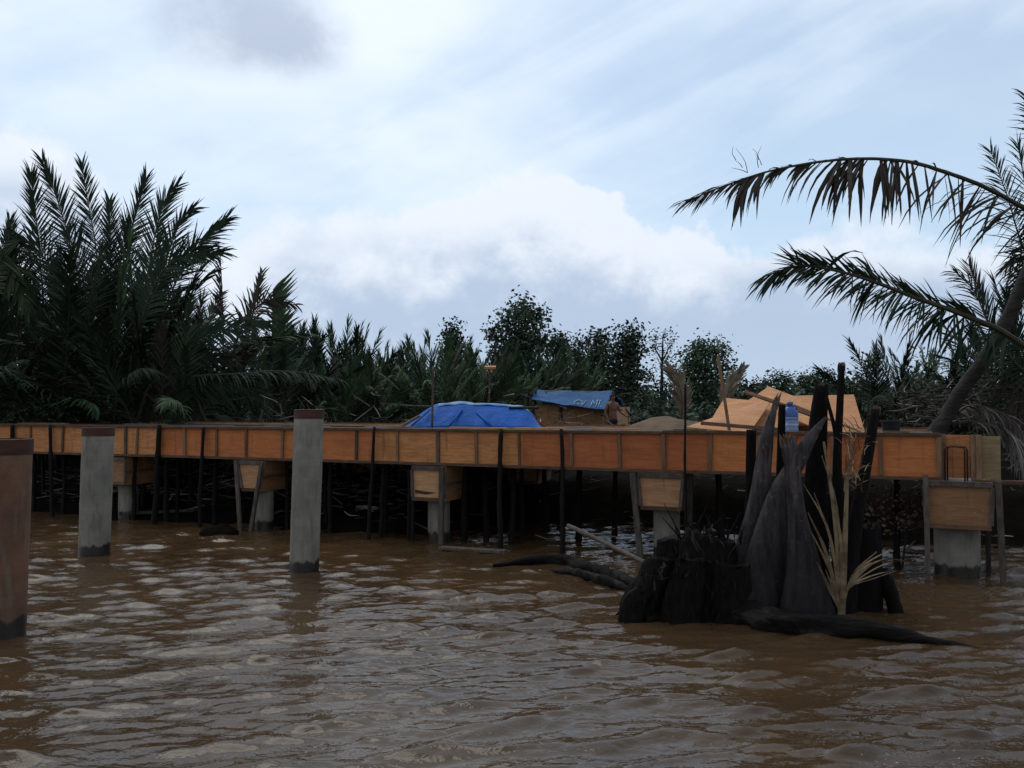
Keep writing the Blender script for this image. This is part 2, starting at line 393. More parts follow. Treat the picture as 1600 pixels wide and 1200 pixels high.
TARPF = material('tarp_faded', _tarp((.004, .064, .19), (.010, .095, .25), .5))
TARPG = material('tarp_glare', _tarp((.22, .38, .55), (.08, .2, .5), .45))  # tarp blue made paler, sky glare put into the colour
PAINT = mottled('faded_white_paint', (.30, .38, .46), (.04, .12, .26), 9, .8, 0)
SAND = mottled('sand', (.17, .115, .07), (.11, .073, .045), 3, .95, .03, 9)
SKIN = mottled('skin', (.20, .095, .055), (.16, .07, .042), 8, .55, 0)
CLOTHK = mottled('dark_trousers', (.012, .012, .014), (.02, .019, .02), 9, .9, .004)
HAIR = mottled('black_hair', (.01, .008, .007), (.02, .016, .014), 30, .6, 0)
PLASK = mottled('black_plastic', (.012, .013, .013), (.02, .021, .02), 6, .45, 0)
def _jug(nt, b, v):
    z = nd(nt, 'ShaderNodeSeparateXYZ', {0: v}).outputs[2]
    c = mixc(nt, sstep(nt, mth(nt, 'ADD', z, mth(nt, 'MULTIPLY', noi(nt, v, 9, 3), .04)), .20, .29), (.24, .32, .50), (.055, .13, .40))
    put(nt, b.inputs['Base Color'], c); b.inputs['Roughness'].default_value = .22
    b.inputs['Transmission Weight'].default_value = .25
JUG = material('jug_blue', _jug)
JUGW = mottled('jug_water_fill', (.20, .27, .45), (.14, .2, .4), 7, .3, 0)
JUGL = mottled('jug_label', (.5, .55, .65), (.32, .4, .56), 25, .5, 0)
def _water(nt, b, v):
    n = noi(nt, v, .5, 4); c = mixc(nt, sstep(nt, n, .35, .65), (.070, .041, .0185), (.052, .031, .015))
    st = vmap(nt, v, (1, 1.7, 1))
    f1 = noi(nt, st, 26, 4, .65); f2 = noi(nt, v, .55, 3, .6)
    thr = mth(nt, 'SUBTRACT', .705, mth(nt, 'MULTIPLY', sstep(nt, f2, .5, .72), .055))
    foam = mth(nt, 'MULTIPLY', mth(nt, 'SUBTRACT', f1, thr), 28.0, clamp=True)
    c = mixc(nt, mth(nt, 'MULTIPLY', foam, .75), c, (.42, .39, .36))
    put(nt, b.inputs['Base Color'], c)
    put(nt, b.inputs['Roughness'], mth(nt, 'ADD', .045, mth(nt, 'MULTIPLY', foam, .5)))
    b.inputs['IOR'].default_value = 1.33; b.inputs['Specular IOR Level'].default_value = .5
    h = mth(nt, 'ADD', mth(nt, 'MULTIPLY', noi(nt, vmap(nt, v, (1, 1.5, 1), (0, 0, R(12))), 6.5, 3, .5, .6), 1.0), mth(nt, 'MULTIPLY', noi(nt, vmap(nt, v, (1, 1.4, 1)), 19, 2, .5), .22))
    bump(nt, b, h, .010)
WATER = material('muddy_water', _water)

# ================================================================== the setting
def axis(a, b, step, lo, hi, growth=1.35):
    c = list(np.arange(a, b+1e-6, step)); d = step
    while c[-1] < hi: d *= growth; c.append(c[-1]+d)
    d = step
    while c[0] > lo: d *= growth; c.insert(0, c[0]-d)
    return c
xs = axis(-15, 15, .28, -900, 900); ys = axis(9, 33, .28, -60, 1600)
gm = MB(); gm.grid([[(x, y, ground_z(x, y)) for x in xs] for y in ys])
structure(gm.build('ground', MUD, smooth=True))

def water_surface():
    nr, nc = 800, 600
    y = np.concatenate([[-60, -30, -12, -4, 0, 2], 3.0*np.exp(np.linspace(0, math.log(20), nr))])
    u = np.linspace(-1, 1, nc)
    half = np.where(y < 3, 8+0*y, 0)+np.where(y >= 3, y*.95+4.5, 0)
    X = u[None, :]*half[:, None]; X[:, 0] -= 60; X[:, -1] += 60
    Y = np.repeat(y[:, None], nc, 1)
    H = np.zeros_like(X); rg = np.random.default_rng(11)
    for i in range(80):
        lam = 0.11*(1.0/0.11)**rg.random()
        th = R(104)+rg.normal(0, R(20)); k = 2*math.pi/lam
        a = .0054*lam*(1.0 if lam < .5 else .7)
        H += a*np.sin(k*(X*math.cos(th)+Y*math.sin(th))+rg.random()*6.28)
    sg = H.std(); H = H+.22*(H*H/sg-sg)
    fade = np.clip((23-Y)/7, .5, 1)*np.clip((Y-2)/1.5, 0, 1)
    H *= fade
    me = bpy.data.meshes.new('water'); n = X.size; h, w = X.shape
    me.vertices.add(n); me.vertices.foreach_set('co', np.stack([X, Y, H], -1).astype(np.float32).ravel())
    idx = np.arange(n).reshape(h, w)
    q = np.stack([idx[:-1, :-1], idx[:-1, 1:], idx[1:, 1:], idx[1:, :-1]], -1).reshape(-1, 4)
    me.loops.add(q.size); me.loops.foreach_set('vertex_index', q.ravel().astype(np.int32))
    me.polygons.add(len(q)); me.polygons.foreach_set('loop_start', (np.arange(len(q))*4).astype(np.int32))
    me.polygons.foreach_set('use_smooth', np.ones(len(q), bool))
    me.update(calc_edges=True); me.validate(); me.materials.append(WATER)
    o = bpy.data.objects.new('river_water', me); COL.objects.link(o); structure(o)
water_surface()

# ================================================================== the formwork pier
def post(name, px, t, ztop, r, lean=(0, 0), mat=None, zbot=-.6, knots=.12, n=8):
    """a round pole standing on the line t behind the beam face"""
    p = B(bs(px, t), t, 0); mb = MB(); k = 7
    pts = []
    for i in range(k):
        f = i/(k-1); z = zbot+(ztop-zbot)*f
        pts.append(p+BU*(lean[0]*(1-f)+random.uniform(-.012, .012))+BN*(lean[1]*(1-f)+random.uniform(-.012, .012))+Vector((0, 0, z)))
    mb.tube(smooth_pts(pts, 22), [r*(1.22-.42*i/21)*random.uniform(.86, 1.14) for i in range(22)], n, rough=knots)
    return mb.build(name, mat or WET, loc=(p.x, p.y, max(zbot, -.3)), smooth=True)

s0, s1 = bs(-90), bs(1470)
beam = empty('formwork_beam', B(s0, 0, BOTZ), 'long plywood beam formwork with timber battens running the whole length of the pier', 'formwork')
seams = [-90, 100, 250, 386, 582, 745, 817, 968, 1110, 1240, 1375, 1470]
pm = [PLYY, PLYY, PLY, PLY, PLYY, PLYY, PLY, PLY, PLY, PLY, PLY, PLY]
H2 = (TOPZ-BOTZ)/2; ZC = (TOPZ+BOTZ)/2
for i in range(len(seams)-1):
    a, b = bs(seams[i])+.002, bs(seams[i+1])-.002
    mb = MB(); mb.box(B((a+b)/2, .012, ZC), BU*((b-a)/2), BN*.008, Vector((0, 0, H2-.035)))
    mb.build('panel', pm[i], beam)
for nm, z, h, w in (('top_rail', TOPZ-.022, .022, .05), ('bottom_rail', BOTZ+.024, .024, .045)):
    mb = MB(); a = s0
    while a < s1:                                     # scarfed from several timbers
        b = min(s1, a+random.uniform(3, 4.2))
        mb.box(B((a+b)/2, -w/2+random.uniform(-.006, .006), z+random.uniform(-.009, .009)), BU*((b-a)/2-.002), BN*(w/2), Vector((0, 0, h)))
        a = b
    mb.build(nm, RAIL, beam, bevel=.004)
for px in (-30, 20, 50, 100, 140, 198, 216, 290, 340, 386, 443, 500, 558, 622, 685, 745, 812, 893, 968, 1037, 1110, 1185, 1240, 1300, 1330, 1375, 1466):
    mb = MB(); s = bs(px); w = random.choice((.02, .024, .03)); k = random.uniform(-.012, .012)
    z0, z1 = BOTZ+.05, TOPZ-.046
    mb.bar(B(s-k, -.016, z0), B(s+k, -.016, z1), w*2, .036, up=BN)
    mb.build('batten', BATTEN if random.random() < .7 else GREYW, beam, bevel=.003)
# the deck behind the beam face, and the rear beam
DT = 4.15
deck = empty('timber_deck', B(s0, 2, 1.70), 'dark board deck spanning between the two formwork beams of the pier', 'deck')
mb = MB(); a = s0
while a < s1-.05:
    b = min(s1-.05, a+random.uniform(.18, .24))
    mb.box(B((a+b)/2, DT/2+.03, 1.845+random.uniform(-.006, .006)), BU*((b-a)/2-.003), BN*(DT/2-.02), Vector((0, 0, .02))); a = b
mb.build('floor_boards', DARKW, deck)
for t in (.55, 1.5, 2.6, 3.6):
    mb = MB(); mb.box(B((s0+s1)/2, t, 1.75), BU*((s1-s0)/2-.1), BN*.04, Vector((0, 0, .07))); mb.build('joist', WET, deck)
rb = empty('formwork_beam', B(s0, DT+.1, BOTZ), 'rear plywood beam formwork along the landward side of the deck', 'formwork')
mb = MB(); mb.box(B((s0+s1)/2, DT+.12, ZC), BU*((s1-s0)/2), BN*.012, Vector((0, 0, H2-.03))); mb.build('panel', PLYY, rb)
mb = MB(); mb.box(B((s0+s1)/2, DT+.16, TOPZ-.03), BU*((s1-s0)/2), BN*.025, Vector((0, 0, .028))); mb.build('top_rail', RAIL, rb)
mb = MB(); mb.box(B((s0+s1)/2, DT+.06, BOTZ+.02), BU*((s1-s0)/2), BN*.04, Vector((0, 0, .04))); mb.build('bottom_rail', WET, rb)

# loose boards lying along the top edge
edge_boards = [(25, 100, .10, RAIL, 'dark'), (190, 250, .12, GREYW, 'grey'), (365, 405, .08, RAIL, 'dark'), (435, 470, .14, GREYW, 'grey'), (515, 560, .1, RAIL, 'dark'),
               (600, 640, .12, BATTEN, 'brown'), (700, 790, .09, PLYT, 'pale'), (800, 880, .14, PLYT, 'pale'), (925, 998, .12, PLYT, 'pale'), (1050, 1100, .12, GREYW, 'grey'), (1380, 1420, .12, RAIL, 'dark')]
edl = ['dark board lying on the far left end of the beam top', 'weathered grey board on the beam top just right of the left grey pile', 'short dark board on the beam top left of the tall middle pile',
       'short grey board end beside the collar of the tall middle pile', 'dark offcut on the beam top between the tall middle pile and the blue tarp', 'brown offcut under the left corner of the blue tarp heap',
       'pale thin board on the beam top below the blue tarp heap', 'pale long board on the beam top in front of the blue roofed hut', 'pale board on the beam top at the feet of the shirtless man',
       'grey offcut on the beam top beside the sand heap', 'dark short board on the beam top under the black bucket']
for (a, b, t, m, _), lb in zip(edge_boards, edl):
    mb = MB(); k = random.uniform(-.05, .05)
    mb.bar(B(bs(a), t, TOPZ+.014), B(bs(b), t+k, TOPZ+.014), .12, .022)
    tag(mb.build('loose_board', m, loc=B(bs(a), t, TOPZ)), lb, 'board', 'loose boards on the pier edge')

# piers: column, tapered plywood cap form, frame
def pier(px, t, label, rad, wtop, wbot, z0, z1, mat, group, crown=False, depth=.72, strut=True):
    s = bs(px, max(t, 0)); c = B(s, t+depth/2, 0)
    e = empty('pier', (c.x, c.y, -.5), label, 'pier', group)
    mb = MB(); k = 26
    mb.tube([c+Vector((0, 0, z)) for z in np.linspace(-1.0, z0+.05, 12)], rad, k)
    mb.build('column', CONC, e, smooth=True)
    def face(a, b, c_, d, m=0): mb.add([a, b, c_, d], [(0, 1, 2, 3)], m)
    fr = [B(s-wbot/2, t, z0), B(s+wbot/2, t, z0), B(s+wtop/2, t, z1), B(s-wtop/2, t, z1)]
    bk = [p+BN*depth for p in fr]
    mb = MB(); mb.add(fr+[p+BN*.015 for p in fr], [(0, 1, 2, 3), (7, 6, 5, 4), (0, 4, 5, 1), (1, 5, 6, 2), (2, 6, 7, 3), (3, 7, 4, 0)]); mb.build('cap_panel', mat, e)
    for sg, (i, j) in ((-1, (0, 3)), (1, (1, 2))):
        mb = MB(); q = [fr[i]+BN*.016, bk[i], bk[j], fr[j]+BN*.016]; o = BU*(.014*sg)
        vs = [p-o for p in q]+[p-o*.05 for p in q]
        mb.add(vs, [(0, 1, 2, 3), (7, 6, 5, 4), (0, 4, 5, 1), (1, 5, 6, 2), (2, 6, 7, 3), (3, 7, 4, 0)]); mb.build('cap_side', PLYO if strut else mat, e)
        mb = MB()
        mb.bar((q[0]+q[3])/2-(q[3]-q[0])*.0+o*1.5, (q[1]+q[2])/2+o*1.5, .03, .04); mb.build('side_batten', GREYW, e)
    mb = MB(); mb.box(B(s, t+depth/2, z0+.02), BU*(wbot/2-.02), BN*(depth/2-.02), Vector((0, 0, .015))); mb.build('cap_bottom', DARKW, e)
    mb = MB(); mb.box(B(s, t+depth/2, z1-(.03 if crown else .06)), BU*(wtop/2-.03), BN*(depth/2-.02), Vector((0, 0, .015))); mb.build('concrete_fill', CONCT, e)
    mb = MB(); mb.bar(fr[3]-BN*.02-Vector((0, 0, .035)), fr[2]-BN*.02-Vector((0, 0, .035)), .035, .07); mb.build('batten', GREYW, e, bevel=.004)
    mb = MB(); mb.bar(fr[0]-BN*.02+Vector((0, 0, .03)), fr[1]-BN*.02+Vector((0, 0, .03)), .035, .06); mb.build('batten', RAIL, e, bevel=.004)
    for a, b in ((fr[0], fr[3]), (fr[1], fr[2])):
        mb = MB(); mb.bar(a-BN*.018+Vector((0, 0, .061)), b-BN*.018-Vector((0, 0, .071)), .05, .03, up=BN); mb.build('batten', GREYW, e, bevel=.004)
    return e, s
G1 = 'front row of concrete piers under the beam'
pier(180, 0, 'front pier half hidden behind the left grey pile, with weathered striped cap boards', .19, .62, .62, .72, 1.27, PLYO, G1)
eL, sL = pier(397, -.06, 'front pier with a funnel shaped plywood cap narrowing downwards, left of the tall middle pile', .18, .60, .40, .72, 1.285, PLYP, G1)
eM, sM = pier(672, -.04, 'front pier with a square pale plywood cap split near the bottom by a dark crack', .19, .64, .60, .70, 1.285, PLYP, G1)
eN, sN = pier(1033, -.06, 'front pier with a pinkish plywood cap just left of the cut palm stump', .20, .68, .60, .73, 1.285, PLYP, G1)
eE, sE = pier(1494, -.12, 'last front pier at the right end, thick column and open cap topped with rough concrete', .285, .80, .76, .68, 1.30, PLYO, G1, crown=True, depth=.95)
G2 = 'rear row of concrete piers under the deck'
for px, lb in ((360, 'rear pier seen dimly between the left and the funnel capped front piers'), (570, 'rear pier standing right of the tall middle pile in the dark under the deck'), (818, 'rear pier in the dark right of the square capped front pier')):
    pier(px, 3.55, lb, .19, .66, .62, .72, 1.27, PLYO, G2, strut=False)
# broken wedge of rotten board on the square cap
mb = MB(); a = B(sM-.26, -.046, .88); mb.add([a, a+BU*.30+Vector((0, 0, -.03)), a+BU*.42+Vector((0, 0, -.035)), a+BU*.2+Vector((0, 0, -.075)), a+Vector((0, 0, -.05))], [(0, 4, 3, 2, 1)])
mb.build('split', COLLAR, eM)
def strut(e, p, q, w=.07, mat=GREYW, name='strut'):
    mb = MB(); mb.bar(p, q, w, w*.7, up=BN); return mb.build(name, mat, e, bevel=.004)
strut(eL, B(sL-.33, -.1, 1.29), B(sL-.17, -.12, -.3)); strut(eL, B(sL+.28, -.1, 1.27), B(sL+.02, -.16, -.3))
strut(eM, B(sM+.28, -.1, 1.28), B(sM+.27, -.1, -.4), .085); strut(eM, B(sM-.33, .02, 1.28), B(sM-.34, 0, -.5), .06, WET)
strut(eN, B(sN-.42, -.1, 1.28), B(sN-.27, -.1, -.3), .085); strut(eN, B(sN+.40, .05, 1.28), B(sN+.40, .0, -.4), .11, DARKW)
strut(eE, B(sE-.38, -.17, 1.38), B(sE-.36, -.16, -.4), .065); strut(eE, B(sE+.46, -.17, 1.32), B(sE+.52, -.14, -.5), .075, GREYW); strut(eE, B(sE+.38, .3, 1.2), B(sE+.36, .3, -.5), .06, DARKW)

# the open right end: rear ply sheet, corner battens, olive end panel, ledger, stirrups
e = empty('end_formwork', B(s1+.1, .3, 1.3), 'unfinished right end of the beam with a tan sheet and olive end panel', 'formwork')
a, b = bs(1473, .35), bs(1514, .35)
mb = MB(); mb.box(B((a+b)/2, .36, 1.60), BU*((b-a)/2), BN*.008, Vector((0, 0, .29))); mb.build('panel', PLYY, e)
for px, t, w in ((1473, .30, .03), (1519, .12, .03), (1528, .10, .035)):
    mb = MB(); s = bs(px, t); mb.bar(B(s, t, 1.29), B(s, t, 1.90), w*2, .04, up=BN); mb.build('batten', BATTEN, e, bevel=.003)
a, b = bs(1532, .15), bs(1562, .15)
mb = MB(); mb.box(B((a+b)/2, .15, 1.60), BU*((b-a)/2), BN*.008, Vector((0, 0, .285))); mb.build('panel', PLYE, e, label='olive plywood end panel')
mb = MB(); mb.bar(B(bs(1518, .05), .0, 1.29), B(bs(1610, .0), -.02, 1.30), .1, .05); mb.build('ledger', RAIL, e, bevel=.004)
for px0, px1, t in ((1475, 1506, .06), (1479, 1510, .14)):
    a, b = bs(px0, t), bs(px1, t)
    mb = MB(); mb.tube([B(a, t, 1.27), B(a, t, 1.70), B(a+.02, t, 1.735), B((a+b)/2, t, 1.745), B(b-.02, t, 1.735), B(b, t, 1.70), B(b, t, 1.27)], .011, 6)
    tag(mb.build('rebar_stirrup', STEEL, loc=B(a, t, 1.27), smooth=True), 'rusty bent steel stirrup standing in the open beam end, ' + ('the nearer of two' if t < .1 else 'the farther of two'), 'rebar', 'rebar stirrups')

# timber posts in front of the beam (each one with its own label)
GF = 'timber posts along the front of the beam'
front = [(20, -.06, 1.90, .055, (0, 0), 'broad dark timber post at the left edge, behind the rust brown pile'), (79, -.08, 1.91, .042, (.12, 0), 'slanting dark post on the beam front right of the rust brown pile'),
         (250, -.07, 1.93, .056, (-.05, -.1), 'thick dark post on the beam front right of the left grey pile'), (318, -.07, 1.9, .038, (-.1, 0), 'dark post on the beam front between the left grey pile and the funnel capped pier'),
         (584, -.09, 1.93, .034, (-.06, -.1), 'thin knotted post on the beam front right of the tall middle pile'), (782, -.09, 1.92, .042, (.03, -.1), 'black post on the beam front where pale and red panels meet'),
         (877, -.09, 1.93, .038, (.02, 0), 'straight black post on the beam front below the blue roofed hut'), (1070, -.16, 2.60, .020, (0, 0), 'tall crooked thin pole rising above the beam beside the pink capped pier')]
for px, t, zt, r, ln, lb in front:
    tag(post('timber_post', px, t, zt, r, ln), lb, 'post', GF)
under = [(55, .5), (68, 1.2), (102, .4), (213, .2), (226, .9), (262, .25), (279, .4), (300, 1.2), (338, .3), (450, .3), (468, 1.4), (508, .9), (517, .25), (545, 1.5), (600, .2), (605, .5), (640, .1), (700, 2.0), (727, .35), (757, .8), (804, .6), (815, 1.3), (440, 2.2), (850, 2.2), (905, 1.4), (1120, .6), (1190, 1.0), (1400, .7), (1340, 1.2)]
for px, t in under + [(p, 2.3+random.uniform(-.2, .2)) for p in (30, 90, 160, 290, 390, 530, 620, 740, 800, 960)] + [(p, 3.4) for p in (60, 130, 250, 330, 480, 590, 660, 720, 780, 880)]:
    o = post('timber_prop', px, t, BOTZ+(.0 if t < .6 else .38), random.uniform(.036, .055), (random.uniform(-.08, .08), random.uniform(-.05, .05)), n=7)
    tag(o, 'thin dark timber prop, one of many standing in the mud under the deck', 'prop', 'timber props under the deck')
mb = MB(); mb.bar(onz(180, 812, .02)+Vector((0, .2, .1)), onz(470, 793, .15)+Vector((0, -.2, .06)), .07, .06); tag(mb.build('waling_board', DARKW, loc=onz(180, 812, 0)), 'low dark board nailed across the posts just above the water at left', 'board')

# concrete piles standing in the river
def pile(px, pyw, dia_px, py_top, mat, label, collar_px, wetlean=0):
    b = onz(px, pyw); r = dia_px/2/FPX*b.y
    c = Vector((b.x*(b.y+r)/b.y, b.y+r, 0)); zt = at(px, py_top, b.y+r).z
    hc = collar_px/FPX*b.y
    e = empty('concrete_pile', (c.x, c.y, -.6), label, 'pile', 'concrete piles standing in the river')
    mb = MB(); zs = np.linspace(-1.2, zt-hc*.5, 26)
    mb.tube([c+Vector((wetlean*z+random.uniform(-.002, .002), 0, z)) for z in zs], [r*(1+random.uniform(-.006, .006)) for _ in zs], 36)
    mb.build('shaft', mat, e, smooth=True)
    mb = MB(); rr = r*1.035; n = 36
    prof = [(rr, zt-hc), (rr, zt), (rr-.02, zt+.004), (rr-.03, zt-.05), (0.01, zt-.055)]
    rings = [[c+Vector((wetlean*z+math.cos(2*math.pi*k/n)*a, math.sin(2*math.pi*k/n)*a, z)) for k in range(n+1)] for a, z in prof]
    mb.grid(rings); mb.build('collar', COLLAR, e)
    return e
pile(475, 897, 46, 640, CONC, 'tall grey concrete pile with a brown collar, the middle one, rising above the beam', 14, .026)
pile(147, 870, 47, 668, CONC, 'grey concrete pile with a brown collar, second from the left', 13, .022)
pile(2, 1003, 70, 686, CONCR, 'thick rust brown pile with a dark collar cut by the left edge of the photo', 24, .02)

# ================================================================== things on the deck
def jug(px, py, t):
    s = bs(px, t); p = B(s, t, 1.867); H = .50; r = .092
    e = empty('water_jug', p, 'blue plastic water jug standing on the pier edge in front of the plywood sheets', 'jug')
    def ring(rx, ry, z, dx=0): return [p+Vector((dx+rx*math.copysign(abs(math.cos(a))**.6, math.cos(a)), ry*math.copysign(abs(math.sin(a))**.6, math.sin(a)), z)) for a in np.linspace(0, 2*math.pi, 25)]
    prof = [(.0, .0, 0), (.9, .9, 0), (1, 1, .02), (1, 1, .10), (.965, .965, .115), (1, 1, .13), (1, 1, .2), (.965, .965, .215), (1, 1, .23), (1, 1, .31), (.95, .95, .345), (.7, .72, .385), (.42, .45, .405)]
    mb = MB(); mb.grid([ring(r*a, r*b, z*H/.5, -.02*max(0, (z-.31)/.1)) for a, b, z in prof]); mb.build('body', JUG, e, smooth=True)
    mb = MB(); mb.grid([ring(r*.42, r*.45, .4, -.02), ring(r*.42, r*.42, .43, -.02), ring(r*.48, r*.48, .432, -.02), ring(r*.48, r*.48, .475, -.02), ring(.001, .001, .48, -.02)]); mb.build('cap', JUG, e, smooth=True)
    mb = MB(); mb.grid([ring(r*1.012, r*1.012, .135), ring(r*1.012, r*1.012, .165)]); mb.grid([ring(r*1.012, r*1.012, .24), ring(r*1.012, r*1.012, .25)]); mb.build('label_band', JUGL, e)
    mb = MB(); mb.tube([p+Vector((.02, -.02, .40)), p+Vector((.035, -.02, .43)), p+Vector((.07, -.02, .41)), p+Vector((.08, -.02, .36))], .012, 6); mb.build('handle', JUG, e, smooth=True)
jug(1236, 678, .35)
def bucket(px, t):
    p = B(bs(px, t), t, 1.867); e = empty('bucket', p, 'black plastic bucket with a thick rim standing on the right part of the deck', 'bucket')
    n = 28; circ = lambda r, z: [p+Vector((math.cos(a)*r, math.sin(a)*r, z)) for a in np.linspace(0, 2*math.pi, n)]
    mb = MB(); mb.grid([circ(.002, 0), circ(.105, 0), circ(.135, .2), circ(.13, .2), circ(.1, .012), circ(.002, .012)]); mb.build('body', PLASK, e, smooth=False)
    mb = MB(); mb.grid([circ(.137, .19), circ(.152, .19), circ(.152, .214), circ(.137, .214)]); mb.build('rim', PLASK, e)
    mb = MB(); mb.tube([p+Vector((.15*math.cos(a), .1*math.sin(a)-.1, .19-.06*math.sin(a))) for a in np.linspace(0, math.pi, 9)], .004, 5); mb.build('handle', STEEL, e)
bucket(1392, .75)

def sheet(pts, mat, label, thick=.016, nu=14, sag=.0, rip=0):
    """plywood sheet through four corners, slightly warped"""
    a, b, c, d = [Vector(p) for p in pts]; nrm = (b-a).cross(d-a).normalized(); mb = MB()
    P = []
    for i in range(nu+1):
        row = []
        for j in range(nu+1):
            u, v = j/nu, i/nu
            p = (a*(1-u)+b*u)*(1-v)+(d*(1-u)+c*u)*v
            p = p+nrm*(sag*math.sin(math.pi*u)*math.sin(math.pi*v)+.012*mnoise.noise(p*1.4))
            row.append(p)
        P.append(row)
    mb.grid(P); o = mb.build('plywood_sheet', mat, loc=(a+b)/2)
    s = o.modifiers.new('solid', 'SOLIDIFY'); s.thickness = thick; s.offset = 0
    return tag(o, label, 'plywood', 'plywood sheets heaped on the deck')
Ys = 15.6
sheet([at(1072, 668, 13.9), at(1172, 676, 13.4), at(1208, 622, 15.2), at(1150, 640, 15.6)], PLYT, 'flat orange plywood sheet rising from the low left corner of the plywood heap', sag=.03)
sheet([at(1105, 666, 14.6), at(1232, 674, 14.0), at(1236, 632, 15.6), at(1132, 622, 16.4)], PLYT, 'orange plywood sheet behind the leaning stake at the left of the heap')
sheet([at(1128, 655, 15.0), at(1290, 668, 14.2), at(1262, 628, 15.8), at(1201, 604, 16.6)], PLYT, 'peaked plywood sheet forming the top corner of the heap', sag=.03)
sheet([at(1236, 672, 14.6), at(1352, 678, 14.2), at(1334, 617, 16.2), at(1232, 619, 16.6)], PLYT, 'broad plywood sheet leaning at the right end of the heap')
sheet([at(1240, 655, 14.0), at(1290, 676, 13.9), at(1268, 668, 14.4), at(1232, 640, 14.7)], PLYY, 'small torn plywood piece in front of the heap beside the blue jug')
def stick(pts, w, h, mat, name, label, cat, group=None, round_=False):
    mb = MB()
    if round_: mb.tube(smooth_pts(pts, 10), [w*random.uniform(.85, 1.1) for _ in range(10)], 7, rough=.08)
    else:
        for i in range(len(pts)-1): mb.bar(pts[i], pts[i+1], w, h, up=(0, -1, .2))
    return tag(mb.build(name, mat, loc=Vector(pts[0]), smooth=round_, bevel=0 if round_ else .003), label, cat, group)
stick([at(1140, 676, 13.6), at(1122, 557, 13.6)], .045, .03, BATTEN, 'wooden_stake', 'pale squared stake leaning upright in front of the plywood heap', 'stake')
stick([at(1164, 612, 14.6), at(1272, 650, 13.6)], .05, .05, RAIL, 'timber_bar', 'reddish timber bar lying aslant on top of the plywood heap', 'timber')
stick([at(1095, 661, 13.5), at(1215, 671, 13.1)], .05, .04, RAIL, 'timber_bar', 'dark timber bar lying along the foot of the plywood heap', 'timber')
stick([at(1240, 633, 14.3), at(1345, 675, 13.6)], .03, .03, BATTEN, 'timber_bar', 'thin batten sloping down the right part of the plywood heap', 'timber')

# sand heap on the back of the deck
mb = MB(); c0 = B(bs(1050, 3.3), 3.3, 1.85); P = []
for i in range(26):
    row = []
    for j in range(50):
        u, v = j/49*2-1, i/25*2-1; r = math.hypot(u, v)
        h = .23*max(0, 1-r**1.6)**.9*(1-.25*u)+.09*mnoise.noise(Vector((u*3, v*3, 1)))*max(0, 1-r)
        row.append(c0+BU*(u*.95)+BN*(v*.75)+Vector((0, 0, h+.002)))
    P.append(row)
mb.grid(P); tag(mb.build('sand_heap', SAND, loc=c0, smooth=True), 'low heap of brown sand on the deck right of the shirtless man', 'sand heap')

def cloth(P, name, mats, label, cat, thick=.006, parent=None, split=None, loc=None):
    mb = MB(); h, w = len(P), len(P[0])
    mb.grid(P)
    if split:
        q = 0
        for i in range(h-1):
            for j in range(w-1): mb.m[q] = split(i, j); q += 1
    o = mb.build(name, mats, parent, smooth=True, loc=loc)
    s = o.modifiers.new('solid', 'SOLIDIFY'); s.thickness = thick; s.offset = 0
    if cat: tag(o, label, cat)
    return o
# low heap under a bright blue tarp
def tarp_heap():
    Y0 = 18.0
    prof = [(636, 667, 667), (650, 667, 651), (664, 668, 643), (680, 668, 632), (700, 668, 630), (725, 668, 628), (750, 668, 631), (775, 668, 631), (800, 668, 634), (822, 668, 637), (832, 668, 648), (845, 668, 667)]
    xs_ = np.linspace(636, 845, 60); P = []
    for x in xs_:
        yt = np.interp(x, [p[0] for p in prof], [p[2] for p in prof]); yb = 672
        zt = at(x, yt, Y0+.9).z; zb = 1.85; row = []
        for k, (f, g) in enumerate([(0, 0), (.08, .12), (.18, .28), (.30, .46), (.42, .64), (.54, .80), (.62, .90), (.70, .965), (.80, .995), (.95, 1.0), (1.2, .98), (1.5, .93), (1.8, .8), (2.1, .5), (2.4, .0)]):
            Y = Y0+f*1.15; X = at(x, 650, Y0+.9).x*(1+.02*(1-g)*(1 if x > 740 else 1))
            z = zb+(zt-zb)*g
            q = Vector((X, Y, z)); wv = g*(1.2-g)
            fold = (1-abs(math.sin(X*5.2+z*5.5)))*1.1+(1-abs(math.sin(X*7.7-z*6.1+1)))*.7+mnoise.noise(q*3)*1.2+mnoise.noise(q*9)*.5
            q += Vector((.015*mnoise.noise(q*2.2), -.11*fold*wv, .028*mnoise.noise(q*4)*g))
            row.append(q)
        P.append(row)
    e = empty('tarp_heap', (at(740, 668, Y0+.9).x, Y0+.9, 1.85), 'low heap on the deck under a bright blue creased tarp with a pale glare-painted ridge', 'tarp heap')
    cloth(P, 'tarp', [TARP], None, None, parent=e)
    ridge = [[r[k]+Vector((0, -.01, .012+.02*mnoise.noise(r[k]*5))) for k in (6, 7, 8, 9, 10)] for r in P[14:57]]
    cloth(ridge, 'glare_ridge', [TARPG], None, None, parent=e)  # extra strip along the tarp top carrying the painted sky glare
    for a, b in (((640, 668), (672, 640)), ((700, 668), (722, 640)), ((770, 668), (745, 645))):
        mb = MB(); mb.tube([at(a[0], a[1], 17.9), at(b[0], b[1], 18.45)], .022, 6); mb.build('crease', TARP, e, smooth=True)
    mb = MB(); mb.tube([at(625, 667, 17.9), at(655, 650, 18.3)], .03, 6); mb.build('edge_pole', RAIL, e)
tarp_heap()

